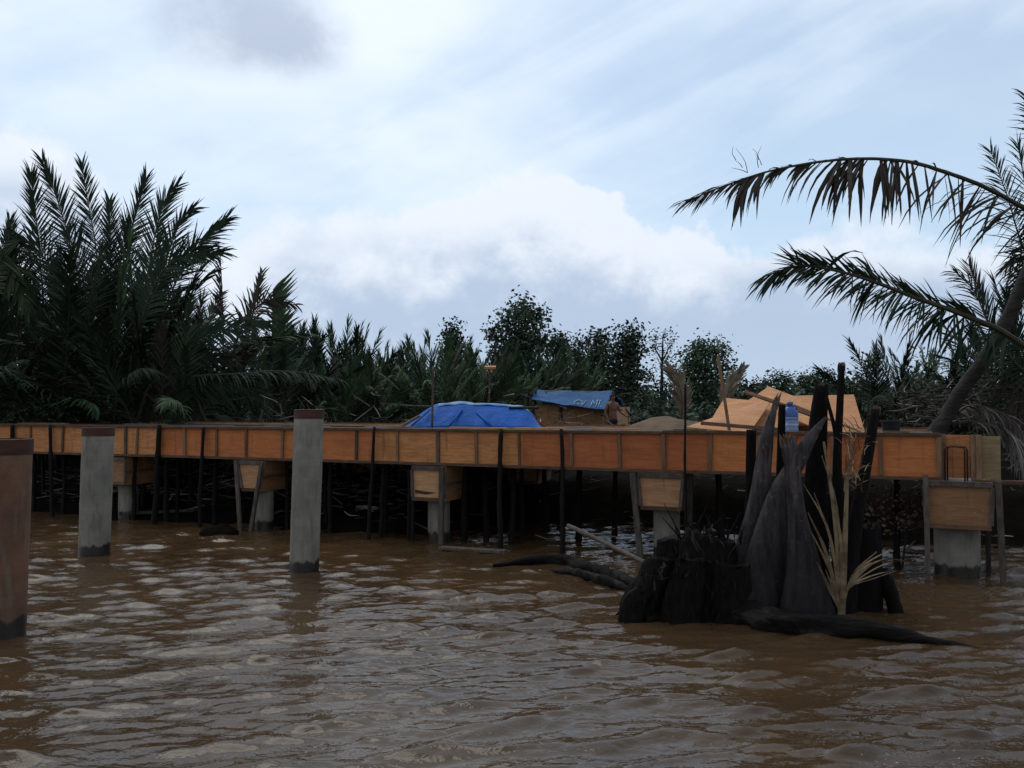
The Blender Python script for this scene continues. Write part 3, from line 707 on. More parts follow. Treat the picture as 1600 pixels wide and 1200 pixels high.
# hut with a faded blue tarp roof
def hut():
    R0, L0 = at(957, 611, 29.2), at(836, 609, 31.2)
    F0, F1 = at(947, 640, 27.9), at(830, 624, 30.2)
    K0, K1 = at(988, 651, 30.4), Vector((L0.x+1.1, L0.y+1.6, 2.2))
    c = (F0+K0)/2; e = empty('tarp_hut', (c.x-1.2, c.y+.8, ground_z(c.x, c.y)), 'plywood hut under a faded blue tarp roof lettered in white paint, behind the deck', 'hut')
    def slope(a, b, c_, d, nu, nv, sag, dr=0):
        P = []
        for i in range(nv+1):
            row = []
            for j in range(nu+1):
                u, v = j/nu, i/nv
                p = (a*(1-u)+b*u)*(1-v)+(d*(1-u)+c_*u)*v
                p = p+Vector((0, 0, -sag*math.sin(math.pi*u)*(.4+.6*math.sin(math.pi*v))+.045*mnoise.noise(p*2.1)+.02*mnoise.noise(p*6)))
                row.append(p)
            P.append(row)
        return P
    cloth(slope(L0, R0, F0, F1, 40, 16, .07), 'roof_tarp', [TARPF], None, None, parent=e)
    cloth(slope(R0, L0, K1, K0, 30, 18, .10), 'roof_tarp', [TARP], None, None, parent=e, label=None) if False else cloth(slope(R0, L0, K1, K0, 30, 18, .10), 'roof_tarp', [TARP], None, None, parent=e)
    mb = MB(); mb.tube([R0+Vector((.03, -.03, -.05)), L0+Vector((0, 0, -.05))], .04, 7); mb.build('ridge_pole', RAIL, e)
    gz = ground_z(c.x, c.y)-.1
    def wall(p, q, z0, z1, mat, nm='wall_panel'):
        p, q = Vector((p.x, p.y, 0)), Vector((q.x, q.y, 0)); d = (q-p).normalized(); n_ = Vector((-d.y, d.x, 0))
        mb = MB(); mb.box((p+q)/2+Vector((0, 0, (z0+z1)/2)), d*((q-p).length/2), n_*.01, Vector((0, 0, (z1-z0)/2))); mb.build(nm, mat, e)
    a, b = at(836, 650, 30.5), at(874, 650, 29.9); wall(a, b, gz, 2.36, PLYO)
    a, b = at(878, 650, 29.85), at(952, 650, 28.5); wall(a, b, 1.72, 2.36, PLYO)
    a, b = at(878, 650, 29.82), at(952, 650, 28.47); wall(a, b, gz, 1.71, PLYY, 'wall_board')
    a, b = at(953, 650, 28.5), at(984, 650, 30.5); wall(a, b, gz, 2.3, PLYP)
    for px, Y in ((876, 29.8), (836, 30.6), (953, 28.45)):
        p = at(px, 650, Y); mb = MB(); mb.tube([Vector((p.x, p.y, gz)), Vector((p.x, p.y, 2.5))], .05, 7); mb.build('corner_post', DARKW, e)
    # lettering on the front slope
    cu = bpy.data.curves.new('lettering', 'FONT'); cu.body = 'CV. MI.'; cu.size = .40; cu.extrude = .004; cu.resolution_u = 3
    to = bpy.data.objects.new('lettering', cu); COL.objects.link(to); dg = bpy.context.evaluated_depsgraph_get()
    me = bpy.data.meshes.new_from_object(to.evaluated_get(dg)); bpy.data.objects.remove(to)
    ux = (F0-F1).normalized(); down = ((F0+F1)/2-(L0+R0)/2); nrm = ux.cross(-down).normalized(); uy = nrm.cross(ux).normalized()
    W = max(v.co.x for v in me.vertices); Wf = (F0-F1).length; Hf = down.length
    def on_roof(u, v):
        p = (L0*(1-u)+R0*u)*(1-v)+(F1*(1-u)+F0*u)*v
        return p+Vector((0, 0, -.07*math.sin(math.pi*u)*(.4+.6*math.sin(math.pi*v))+.045*mnoise.noise(p*2.1)+.02*mnoise.noise(p*6)))
    for v in me.vertices:
        q = on_roof(.57+.36*v.co.x/W, .93-v.co.y/.3*.42)+nrm*(.03+v.co.z)
        v.co = q-e.location
    o = bpy.data.objects.new('lettering', me); COL.objects.link(o); o.parent = e; me.materials.clear(); me.materials.append(PAINT)
    sub = nrm*0
hut()
ef = empty('lattice_rack', at(825, 640, 30.8), 'dark pole lattice frame at the left end of the blue roofed hut', 'rack')
for p, q in (((817, 609, 31), (840, 606, 30.8)), ((818, 612, 31), (815, 650, 31)), ((827, 607, 30.9), (822, 650, 30.9)), ((838, 607, 30.8), (832, 650, 30.8)), ((815, 636, 30.6), (842, 637, 30.4)), ((814, 622, 30.8), (838, 616, 30.8))):
    mb = MB(); mb.tube([at(*p), at(*q)], .035, 6); mb.build('pole', DARKW, ef)
for p, q, lb in (((846, 667, 18.6), (872, 657, 18.9), 'thin pale stick propped up in the stick pile before the hut, leaning right'), ((872, 657, 18.85), (900, 666, 18.5), 'thin pale stick in the stick pile before the hut, sloping down to the right'),
                 ((850, 664, 18.7), (885, 662, 18.75), 'thin stick lying flat at the bottom of the stick pile before the hut')):
    stick([at(*p), at(*q)], .028, .02, GREYW, 'loose_stick', lb, 'stick', 'stick pile before the hut')
stick([at(624, 633, 19.2), at(678, 635, 19.0)], .014, .03, GREYW, 'thin_pole', 'thin pale pole sticking out level to the left above the tarp heap', 'pole', None, True)
stick([at(795, 637, 18.6), at(841, 637, 18.8)], .03, .03, DARKW, 'thin_pole', 'dark pole lying on the right shoulder of the tarp heap', 'pole', None, True)
stick([at(675, 668, 17.7), at(677, 572, 17.8)], .024, .03, GREYW, 'thin_pole', 'upright bare pole before the left part of the tarp heap', 'pole', None, True)
e = empty('nest_box', at(764, 660, 24), 'small orange board box on top of a thin pole above the tarp heap', 'box on pole')
mb = MB(); mb.tube([at(764, 665, 24), at(765, 578, 24)], .022, 6); mb.build('pole', GREYW, e)
mb = MB(); c = at(766, 574, 24); mb.box(c, (.15, 0, 0), (0, .09, .02), (0, -.008, .03)); mb.build('roof', PLYT, e)
mb = MB(); mb.box(c+Vector((.03, 0, -.085)), (.035, 0, 0), (0, .04, 0), (0, 0, .05)); mb.build('box', PLYP, e)

# ================================================================== the man
def skinned(name, verts, edges, radii, mat, sub=2, loc=(0, 0, 0)):
    me = bpy.data.meshes.new(name); me.from_pydata([tuple(v) for v in verts], edges, [])
    o = bpy.data.objects.new(name, me); COL.objects.link(o)
    sk = o.modifiers.new('skin', 'SKIN'); sk.use_smooth_shade = True
    for i, r in enumerate(radii):
        d = me.skin_vertices[0].data[i]; d.radius = r if hasattr(r, '__len__') else (r, r); d.use_root = (i == 0)
    s = o.modifiers.new('sub', 'SUBSURF'); s.levels = sub; s.render_levels = sub
    dg = bpy.context.evaluated_depsgraph_get(); m2 = bpy.data.meshes.new_from_object(o.evaluated_get(dg))
    bpy.data.objects.remove(o); m2.materials.clear(); m2.materials.append(mat)
    m2.polygons.foreach_set('use_smooth', [True]*len(m2.polygons))
    return m2
def man(px, Y, py_head):
    top = at(px, py_head, Y); gz = top.z-1.64; base = Vector((top.x, top.y, gz))
    e = empty('person', base, 'shirtless person in dark trousers standing at the hut corner holding a stick', 'person')
    e.rotation_euler = (0, 0, R(25))
    V, E, Rr = [], [], []
    def add(p, r, par=None):
        V.append(Vector(p)); Rr.append(r); i = len(V)-1
        if par is not None: E.append((par, i))
        return i
    pel = add((0, 0, .90), (.15, .11)); wst = add((0, .0, 1.04), (.135, .10), pel); ch = add((0, .01, 1.22), (.165, .115), wst); up = add((0, .015, 1.34), (.13, .10), ch)
    nk = add((0, -.005, 1.43), .055, up); hd0 = add((0, -.02, 1.49), (.06, .07), nk); hd1 = add((0, -.015, 1.56), (.078, .095), hd0); add((0, .0, 1.61), (.06, .075), hd1)
    for sg, el_, wr, hn in ((-1, (-.25, .03, 1.08), (-.22, -.08, .88), (-.21, -.11, .80)), (1, (.26, -.05, 1.10), (.34, -.25, .98), (.37, -.31, .97))):
        sh = add((sg*.17, .01, 1.345), .062, up); el = add(el_, .043, sh); w = add(wr, .03, el); h = add(hn, (.022, .035), w)
        hv = Vector(hn); d = (hv-Vector(wr)).normalized(); sd = d.cross(Vector((1, 0, 0))).normalized()
        for k in range(4):                          # fingers
            o = sd*(-.03+.02*k); f1 = add(hv+d*.045+o, .0095, h); add(hv+d*(.075+.008*(k in (1, 2)))+o+Vector((-sg*.012, 0, -.01)), .008, f1)
        t1 = add(hv+sd*-.04+d*.01, .011, h); add(hv+sd*-.06+d*.035, .009, t1)
    for sg in (-1, 1):
        hp = add((sg*.09, 0, .82), .088, pel); kn = add((sg*.11, -.02+.02*sg, .46), .058, hp); an = add((sg*.12, .03, .09), .036, kn); add((sg*.13, -.10, .035), (.04, .026), an)
    me = skinned('body', V, E, Rr, SKIN); o = bpy.data.objects.new('body', me); COL.objects.link(o); o.parent = e
    bmh = MB(); 
    bmh.tube([Vector((0, -.105, 1.57)), Vector((0, -.13, 1.535)), Vector((0, -.105, 1.525))], [.01, .016, .012], 6)
    # nose, ears, brow joined to the body mesh
    for sg in (-1, 1): bmh.tube([Vector((sg*.08, .0, 1.585)), Vector((sg*.09, .01, 1.56)), Vector((sg*.08, .0, 1.53))], [.01, .016, .008], 6)
    nm = bmh.mesh('face', SKIN, True)
    import bmesh
    bm = bmesh.new(); bm.from_mesh(me); bm.from_mesh(nm); bm.to_mesh(me); bm.free()
    V, E, Rr = [], [], []
    pel = add((0, 0, .93), (.158, .12)); p2 = add((0, 0, .84), (.16, .125), pel)
    for sg in (-1, 1):
        hp = add((sg*.09, 0, .76), .10, p2); kn = add((sg*.112, -.02+.02*sg, .46), .078, hp); add((sg*.12, .03, .12), .07, kn)
    o = bpy.data.objects.new('trousers', skinned('trousers', V, E, Rr, CLOTHK)); COL.objects.link(o); o.parent = e
    mb = MB(); P = []
    for i in range(9):
        a = i/8*1.75
        P.append([Vector((.088*math.sin(a)*math.cos(b), .012+.104*math.sin(a)*math.sin(b), 1.575+.088*math.cos(a)+(.05*max(0, -math.sin(b))*math.sin(a)))) for b in np.linspace(0, 2*math.pi, 21)])
    mb.grid(P); o = bpy.data.objects.new('hair', mb.mesh('hair', HAIR, True)); COL.objects.link(o); o.parent = e
    return e
m = man(957, 28.0, 617)
hp = m.matrix_basis @ Vector((.375, -.33, 0)); hp = Vector((hp.x, hp.y, 0)); gz = m.location.z
mb = MB(); mb.tube([Vector((hp.x-.01, hp.y, gz-.02)), Vector((hp.x, hp.y, gz+.6)), Vector((hp.x+.01, hp.y, gz+1.06))], .016, 7)
tag(mb.build('walking_stick', GREYW, loc=(hp.x, hp.y, gz)), 'pale upright stick held by the shirtless person', 'stick')

# ================================================================== palms
UP = Vector((0, 0, 1))
def add_frond(mb, P, S, n=50, L=.9, start=.28, droop=.25, a0=62, a1=20, w=.045, rib=.035, miss=.03, lprof=None, jit=.2, bundle=0, rg=random, m_leaf=0, m_rib=1, stub=None, sides=(-1, 1), segs=3):
    """rib along P with n leaflets a side; S is the sideways direction of the blade"""
    P = smooth_pts(P, 26); N = len(P)-1
    mb.tube(P, [rib*(1-.86*(i/N)**.8) for i in range(N+1)], 5, m=m_rib)
    S = Vector(S)
    sw = 0.0
    for i in range(n):
        f = start+(1-start)*(i+.5)/n
        x = f*N; k = min(N-1, int(x)); p = P[k].lerp(P[k+1], x-k); T = (P[k+1]-P[k]).normalized()
        s = (S-T*S.dot(T)).normalized(); nn = s.cross(T)
        g = (f-start)/(1-start)
        al = R(a0+(a1-a0)*g**1.3)
        ln = L*(lprof(g) if lprof else (.55+.45*math.sin(min(1, g*1.7)*math.pi/2))*(1-.55*max(0, g-.45)/.55))
        if bundle and i % bundle == 0: sw = rg.uniform(-.25, .25)
        for sd in sides:
            if rg.random() < (miss(g) if callable(miss) else miss): continue
            a = al*(1+rg.uniform(-jit, jit))+sw*.4
            d = T*math.cos(a)+s*(sd*math.sin(a))+nn*rg.uniform(-.05, .28)
            d.normalize(); l = ln*rg.uniform(.62, 1.1)*(.45 if rg.random() < .05 else 1)
            W = (T-d*T.dot(d)); W = W.normalized() if W.length > 1e-3 else nn
            W = Matrix.Rotation(rg.uniform(-.7, .7)+.5*sd, 3, d) @ W
            pts = [p]; q = p; dr = droop*rg.uniform(.5, 1.5); dd = d.copy()
            for j in range(segs):
                dd = (dd-UP*(dr*(j+.4)/segs)).normalized(); q = q+dd*(l/segs); pts.append(q)
            ws = [w*.55]+[w*rg.uniform(.9, 1.1)]*(segs-1)+[w*.06]
            ws[-2] *= .75
            mb.ribbon(pts, ws, W, m_leaf)
    return mb
LM = {'g': [FROND, RACHIS], 'f': [FRONDL, RACHIS], 'd': [FRONDD, RACHIS], 't': [TAN, RACHIS], 'x': [DEBRIS, RACHIS], 'w': [WITH, RACHIS]}
def var_frond(bend, size, mats, name, **kw):
    th, p, P = R(2), Vector((0, 0, 0)), [Vector((0, 0, 0))]
    for i in range(12):
        t = (i+.5)/12; a = R(2)+bend*t**1.7; p = p+Vector((math.sin(a), 0, math.cos(a)))*(size/12); P.append(p)
    mb = MB(); add_frond(mb, P, (0, 1, 0), **kw)
    return mb.mesh(name, mats)
VF = {}
for key, mats in (('g', LM['g']), ('f', LM['f']), ('d', LM['d'])):
    VF[key] = [var_frond(R(b), 5, mats, 'frond', n=62, L=1.0, start=.2, w=.05, droop=dp, a0=52, a1=14) for b, dp in ((8, .08), (20, .12), (36, .2), (60, .4), (95, .6))]
def put_frond(e, me, yaw, tilt, roll, sc, off=(0, 0, 0)):
    o = bpy.data.objects.new('frond', me); COL.objects.link(o); o.parent = e
    o.matrix_basis = Matrix.Translation(off) @ Matrix.Rotation(yaw, 4, 'Z') @ Matrix.Rotation(tilt, 4, 'Y') @ Matrix.Rotation(roll, 4, 'Z') @ Matrix.Scale(sc, 4)
    return o
def palm(px, Y, top_py, label, n=15, key='g', spread=(4, 38), group=None, mix=.12, spear=False, name='nipa_palm'):
    X = (px-800)/FPX*Y; z = ground_z(X, Y)-.05
    e = empty(name, (X, Y, z), label, 'palm', group)
    H = at(px, top_py, Y).z-z
    for i in range(n):
        f = i/(n-1); tilt = R(spread[0]+(spread[1]-spread[0])*f+random.uniform(-4, 4))
        v = min(4, max(0, int(f*3.6+random.uniform(-.6, .9))))
        k = key if random.random() > mix else random.choice('gfd')
        sc = H/5*(1.04-.22*f)*random.uniform(.9, 1.05)/(1 if v < 2 else .97)
        yaw = i*2.39996+random.uniform(-.4, .4)
        put_frond(e, VF[k][v], yaw, tilt, random.uniform(-1.2, 1.2), sc, (math.cos(yaw)*.15, math.sin(yaw)*.15, 0))
    if spear:
        mb = MB(); mb.tube([Vector((X, Y, z+H*.2)), Vector((X+.03, Y, z+H*.7)), Vector((X+.05, Y, z+H*1.05))], [.05, .13, .015], 6); mb.build('closed_leaf', LM['f'][0], e, smooth=True)
    return e
def hero(e, pts, Y, mats, S=None, dY=0, name='frond', **kw):
    """a frond of its own through photographed points; depth runs from Y to Y+dY"""
    n = len(pts); P = [at(x, y, Y+dY*i/(n-1)) for i, (x, y) in enumerate(pts)]
    if S is None:
        T = (P[-1]-P[0]).normalized(); S = T.cross(Vector((random.uniform(-.35, .35), 1, random.uniform(-.2, .2))))
    mb = MB(); add_frond(mb, P, S, **kw)
    return mb.build(name, mats, e)

# the tall clump on the left: five plants
def clump(px, Y, label):
    X = (px-800)/FPX*Y; return empty('nipa_palm', (X, Y, ground_z(X, Y)-.05), label, 'palm', 'tall nipa palms in the left clump')
kw = dict(n=84, L=1.05, start=.40, w=.042, droop=.16, rib=.05, a0=50, a1=16)
c1 = clump(85, 24, 'tallest nipa palm of the left clump, with two feathery frond tips highest against the sky')
for pts, Y, d in (([(108, 660), (146, 480), (139, 430), (112, 381), (90, 314), (66, 250)], 24, -.6), ([(95, 660), (152, 470), (150, 389), (137, 314), (128, 254)], 24.2, .5), ([(80, 660), (64, 420), (56, 335), (48, 270)], 24.1, -.6),
                  ([(90, 660), (105, 500), (80, 420), (40, 375), (10, 392)], 23.8, -.8)):
    hero(c1, pts, Y, LM['g'], dY=d, **kw)
c2 = clump(175, 24.4, 'nipa palm in the middle of the left clump with one short upright tip')
for pts, Y, d in (([(165, 660), (172, 500), (173, 400), (171, 312)], 24.4, .4), ([(180, 660), (184, 480), (187, 407), (210, 344), (228, 279)], 24.4, .4), ([(150, 660), (135, 500), (120, 420), (104, 362)], 24.5, .6), ([(170, 660), (205, 520), (205, 420), (196, 350)], 24.9, 0)):
    hero(c2, pts, Y, LM['g'], dY=d, **kw)
c3 = clump(225, 24.2, 'nipa palm of the left clump whose fronds fan out towards the open sky at right')
for pts, Y, d in (([(215, 660), (225, 500), (235, 405), (255, 320), (278, 290)], 24.2, -.4), ([(225, 660), (245, 480), (262, 400), (284, 345), (302, 326)], 24, -.6), ([(220, 660), (250, 510), (290, 410), (325, 372), (354, 342)], 23.8, -.8),
                  ([(210, 660), (205, 560), (244, 440), (285, 402), (348, 394)], 23.5, -1)):
    hero(c3, pts, Y, LM['g'], dY=d, **{**kw, 'droop': .3 if pts[-1][0] > 340 else .16})
c4 = clump(330, 24.5, 'ragged bronze nipa palm with broken upright fronds right of the left clump')
hero(c4, [(346, 660), (349, 540), (347, 460), (344, 392)], 24.5, LM['d'], dY=.2, n=40, L=.8, start=.4, w=.05, sides=(1,), rib=.05, miss=.2, a0=40)
hero(c4, [(372, 660), (386, 540), (398, 480), (409, 426)], 24.3, LM['d'], dY=.4, n=46, L=.75, start=.35, w=.05, rib=.05, a0=40)
hero(c4, [(340, 640), (375, 520), (415, 470), (462, 476)], 24.0, LM['d'], dY=-.4, n=44, L=.85, start=.3, w=.05, rib=.05, droop=.5)
hero(c4, [(300, 650), (305, 560), (312, 480), (318, 462)], 24.8, LM['d'], n=30, L=.7, start=.5, w=.04, miss=.3, rib=.03)
c5 = clump(415, 25, 'nipa palm with one broad square cut green frond standing upright behind the beam')
hero(c5, [(432, 660), (426, 560), (426, 500), (427, 452)], 24.9, LM['f'], dY=.1, S=(1, .2, 0), n=60, L=1.0, start=.2, w=.08, sides=(1,), rib=.06, a0=50, a1=40, lprof=lambda g: .95, miss=0, jit=.03, droop=.05)
hero(c5, [(430, 660), (440, 560), (436, 490), (424, 470)], 25.2, LM['g'], n=50, L=.9, start=.3, w=.06)
c6 = clump(250, 22.9, 'nipa palm with one long low frond arching flat to the right over the beam')
hero(c6, [(215, 655), (240, 597), (300, 588), (370, 584), (450, 580), (536, 594)], 22.9, LM['g'], dY=-.6, S=(.1, 1, .25), n=64, L=.85, start=.14, w=.04, droop=.7, miss=.15, rib=.05, a0=60, a1=25)
for pts in ([(235, 660), (270, 560), (330, 520), (420, 505)], [(225, 660), (245, 600), (300, 560), (352, 560)], [(240, 660), (290, 610), (360, 600), (420, 625)]):
    hero(c6, pts, 23.3, LM['g'], dY=-.5, n=56, L=1.0, start=.2, w=.06, droop=.6, rib=.04)
c7 = clump(-20, 23.6, 'nipa palm at the left edge of the photo with yellowish lower fronds')
for pts in ([(-20, 660), (-5, 500), (10, 420), (15, 345)], [(-10, 660), (25, 520), (30, 440), (15, 372)], [(-30, 600), (0, 450), (30, 470), (55, 520)]):
    hero(c7, pts, 23.6, LM['g'], **kw)
hero(c7, [(-30, 500), (0, 410), (25, 430), (45, 490)], 23.2, LM['f'], n=40, L=1.0, start=.2, w=.07, droop=.5)
for e, n, h in ((c1, 18, 7.0), (c2, 18, 6.8), (c3, 18, 6.4), (c7, 14, 6.2), (c6, 12, 4.6), (c5, 10, 4.4), (c4, 12, 4.0)):
    for i in range(n):
        f = i/n; yaw = i*2.39996+random.uniform(-.5, .5)
        put_frond(e, VF[random.choice('gggf') if random.random() > .1 else 'd'][min(4, int(f*5))], yaw, R(5+34*f+random.uniform(-4, 4)), random.uniform(-1.3, 1.3), h/5*random.uniform(.62, .95), (math.cos(yaw)*.3, math.sin(yaw)*.3, 0))

# dark palms filling in behind the clump
GB = 'nipa palms crowded behind the left clump'
for px, Y, ty in ((-40, 30, 380), (40, 29, 420), (120, 30, 400), (200, 29, 420), (280, 30, 470), (350, 31, 530), (-60, 34, 430), (80, 34, 430), (240, 34, 470)):
    palm(px, Y, ty, 'dark nipa palm crowded in the shade behind the tall left clump', n=16, group=GB, spread=(3, 42))
# the middle row
mid = [(450, 29, 520, 'nipa palm just left of the tall middle pile with dense upright fronds', 'g'), (478, 33, 506, 'nipa palm directly above the tall middle pile with stiff bushy top', 'g'), (535, 35, 508, 'nipa palm between the tall middle pile and the closed spear leaf', 'g'),
       (522, 29, 560, 'bright green low nipa palm just right of the tall middle pile', 'f'), (572, 30, 540, 'broad green nipa palm left of the blue tarp heap', 'f'), (604, 36, 545, 'nipa palm with one closed leaf standing straight up above the rest', 'g'), (640, 33, 535, 'nipa palm above the left end of the blue tarp heap with one arching frond', 'g'),
       (680, 31, 528, 'tall nipa palm directly above the blue tarp heap with some bronze fronds', 'f'), (722, 36, 540, 'nipa palm below the small lone round tree', 'g'), (748, 32, 545, 'green nipa palm just left of the orange nest box pole', 'f'), (790, 34, 548, 'nipa palm right of the orange nest box pole', 'f'),
       (830, 37, 545, 'nipa palm under the tallest mangrove tree', 'g'), (856, 40, 560, 'nipa palm behind the left end of the blue roofed hut', 'f'), (895, 44, 580, 'smaller nipa palm behind the ridge of the blue roofed hut', 'g')]
for px, Y, ty, lb, k in mid:
    palm(px, Y, ty, lb, n=22, key=k, group='nipa palms in the middle row', spread=(2, 36), spear='closed leaf' in lb)
for i, px in enumerate(range(425, 930, 34)):
    palm(px+random.uniform(-8, 8), 41+random.uniform(-2, 3), 548+random.uniform(-8, 14), 'nipa palm filling the gaps behind the middle row', n=18, key='f' if i % 3 else 'g', group='nipa palms filling in behind the middle row', spread=(2, 40))
# the right-hand thicket behind the end of the pier
rt = [(1392, 25, 524, 'nipa palm with one tall feathered frond at the left of the right hand thicket', 'g'), (1432, 27, 545, 'bushy nipa palm in the right hand thicket left of the leaning trunk', 'f'), (1476, 24, 545, 'nipa palm directly left of the leaning palm trunk', 'g'),
      (1540, 26, 530, 'nipa palm behind the leaning palm trunk', 'g'), (1588, 23, 500, 'nipa palm at the right edge of the photo behind the leaning trunk', 'g'), (1350, 29, 610, 'low pale green nipa palm between the plywood heap and the bucket', 'f'), (1640, 21, 420, 'tall nipa palm mostly cut off by the right edge of the photo', 'g')]
for px, Y, ty, lb, k in rt: palm(px, Y, ty, lb, n=17, key=k, group='nipa palms in the right hand thicket', spread=(3, 46))
def deadfan(px, Y, pts, label, L):
    rd_ = LM['w']; e = empty('withered_frond', at(pts[0][0], pts[0][1], Y), label, 'dead frond'); hero(e, pts, Y, rd_, n=46, L=L, start=.15, w=.06, rib=.025, a0=34, a1=12, droop=.05, name='blade')
deadfan(1060, 24, [(1064, 668), (1066, 630), (1060, 598), (1046, 578)], 'withered tan frond standing behind the sand heap', .75)
deadfan(1145, 24, [(1128, 655), (1134, 625), (1144, 600), (1160, 576)], 'withered brownish frond behind the leaning stake', .6)

# leaning palm at the right
YP = 15.0
lp = empty('leaning_palm', Vector(((1458-800)/FPX*YP, YP, .9)), 'palm with a bare leaning trunk at right whose long tattered fronds hang over the pier', 'palm')
tp = [(1440, 705), (1469, 667), (1502, 611), (1530, 573), (1553, 536), (1576, 495), (1597, 445), (1625, 380), (1650, 310)]
P = smooth_pts([at(x, y, YP) for x, y in tp], 30); mb = MB()
mb.tube(P, [(.122-.028*i/29)+.012*(i % 2)+.06*max(0, 1-i/4) for i in range(30)], 14, rough=.06); mb.build('trunk', PBARK, lp, smooth=True)
r1 = [(1650, 352), (1600, 325), (1540, 293), (1480, 270), (1420, 253), (1350, 248), (1280, 253), (1200, 268), (1130, 291), (1072, 315)]
rgh = random.Random(5)
def torn(e, pts, Y, dY, groups, rib, tipn, mats, tipL=.45):
    P = smooth_pts([at(x, y, Y+dY*i/(len(pts)-1)) for i, (x, y) in enumerate(pts)], 60); mb = MB()
    mb.tube(P, [rib*(1-.8*(i/59)) for i in range(60)], 7, m=1, rough=.08)
    def hang(f, dx, dz, l, w, curl=.6):
        x = f*59; k = min(58, int(x)); p = P[k].lerp(P[k+1], x-k); T = (P[k+1]-P[k]).normalized()
        d = (T*dx+Vector((0, rgh.uniform(-.5, .5), dz))).normalized(); q = p; pl = [p]
        for j in range(4):
            d = (d-UP*curl*(j+.5)/4+Vector((rgh.uniform(-.06, .06), rgh.uniform(-.06, .06), 0))).normalized(); q = q+d*(l/4); pl.append(q)
        mb.ribbon(pl, [w*.5, w, w*.95, w*.6, w*.06], Vector((rgh.uniform(.5, 1), rgh.uniform(-.7, .7), .2)), 0)
    for f0, f1, n, l0, l1, w, dx, dz, *cu in groups:
        for i in range(n):
            hang(rgh.uniform(f0, f1), dx+rgh.uniform(-.5, .5), dz+rgh.uniform(-.25, .25), rgh.uniform(l0, l1), w*rgh.uniform(.7, 1.2), *cu)
    for i in range(tipn):                      # feathered tip, leaflets pointing on along the rib
        f = .80+.2*i/tipn
        hang(f, 1.6, rgh.choice((.32, -.1, -.5, -.9)), tipL*rgh.uniform(.6, 1.15), .03, .25)
    mb.build('frond', mats, e)
torn(lp, r1, YP, -1.2, [(.05, .14, 12, .8, 1.3, .05, .9, -.8, .4), (.14, .24, 13, 1.0, 1.6, .05, .85, -.7, .3), (.26, .41, 11, .8, 1.4, .05, .35, -.8, .5), (.41, .47, 9, .7, 1.1, .05, .15, -.9), (.3, .55, 12, .12, .3, .03, .9, .2), (.46, .50, 11, .8, 1.1, .06, .25, -.8), (.535, .62, 18, .8, 1.35, .065, .6, -.7), (.52, .64, 14, .5, 1.1, .045, .5, -.7), (.64, .70, 6, .5, .95, .035, .9, -.6),
                   (.66, .80, 16, .3, .7, .04, 1.2, -.5), (.78, .86, 16, .5, .95, .055, .8, -.8), (.56, .8, 12, .1, .25, .03, 1, .35)], .045, 60, [FRONDD, RACHIS], .5)
r2 = [(1660, 575), (1600, 540), (1560, 515), (1500, 490), (1430, 465), (1370, 442), (1310, 424), (1250, 416), (1192, 432)]
nr = empty('nipa_palm', Vector(((1690-800)/FPX*14.6, 14.6, .9)), 'nipa palm at the right edge whose feathered frond reaches in under the longest frond', 'palm', 'nipa palms in the right hand thicket')
torn(nr, r2, 14.5, -.7, [(.2, .45, 34, .6, 1.1, .05, .5, -.8), (.40, .75, 80, .5, .85, .032, .7, -.75, .35), (.55, .97, 70, .4, .68, .04, 1.1, -.75, .25), (.30, .92, 100, .36, .62, .035, 1.15, .75, .12), (.62, .66, 2, .6, .75, .045, .9, 1.0), (.78, .8, 3, .5, .7, .06, -.6, .35)], .06, 46, [FROND, RACHIS], .45)
k2 = dict(n=58, L=.75, start=.2, w=.026, rib=.035, a0=55, a1=22)
for pts, dr, mm in (([(1660, 520), (1600, 390), (1575, 310), (1548, 236)], .25, 'g'), ([(1680, 500), (1630, 370), (1605, 300), (1590, 225)], .3, 'g'), ([(1660, 620), (1600, 580), (1552, 520), (1522, 455), (1492, 425)], .5, 'g'), ([(1640, 640), (1580, 590), (1545, 505), (1514, 414)], .05, 'd'),
                    ([(1700, 420), (1650, 340), (1610, 380), (1590, 470)], .5, 'd'), ([(1690, 430), (1640, 380), (1600, 420), (1578, 520)], .5, 'g'), ([(1700, 400), (1660, 280), (1620, 200), (1604, 150)], .4, 'g'), ([(1690, 560), (1640, 470), (1600, 450), (1562, 500)], .6, 'g'), ([(1690, 600), (1640, 540), (1590, 560), (1560, 630)], .6, 'g'),
                    ([(1700, 470), (1650, 400), (1600, 395), (1570, 420)], .6, 'g'), ([(1700, 640), (1640, 600), (1600, 610), (1570, 660)], .6, 'd')):
    hero(nr, pts, 16.2, LM[mm], dY=random.uniform(-.8, .6), droop=dr, **k2)
# dead frond thatch hanging beside the end of the pier
th = empty('dead_frond', at(1500, 640, 15.2), 'big dead frond with grey hanging leaflets behind the right end of the pier', 'dead frond')
hero(th, [(1490, 650), (1515, 634), (1550, 640), (1582, 655), (1600, 690)], 15.2, [DEBRIS, RACHIS], dY=-.3, S=(0, 1, 0), n=70, L=.62, start=.05, w=.032, droop=1.3, rib=.03, a0=60, name='blade')
hero(th, [(1500, 660), (1540, 660), (1580, 680), (1600, 740)], 15.0, [DEBRIS, RACHIS], dY=-.3, S=(0, 1, 0), n=50, L=.7, start=.05, w=.03, droop=1.3, rib=.03, name='blade')

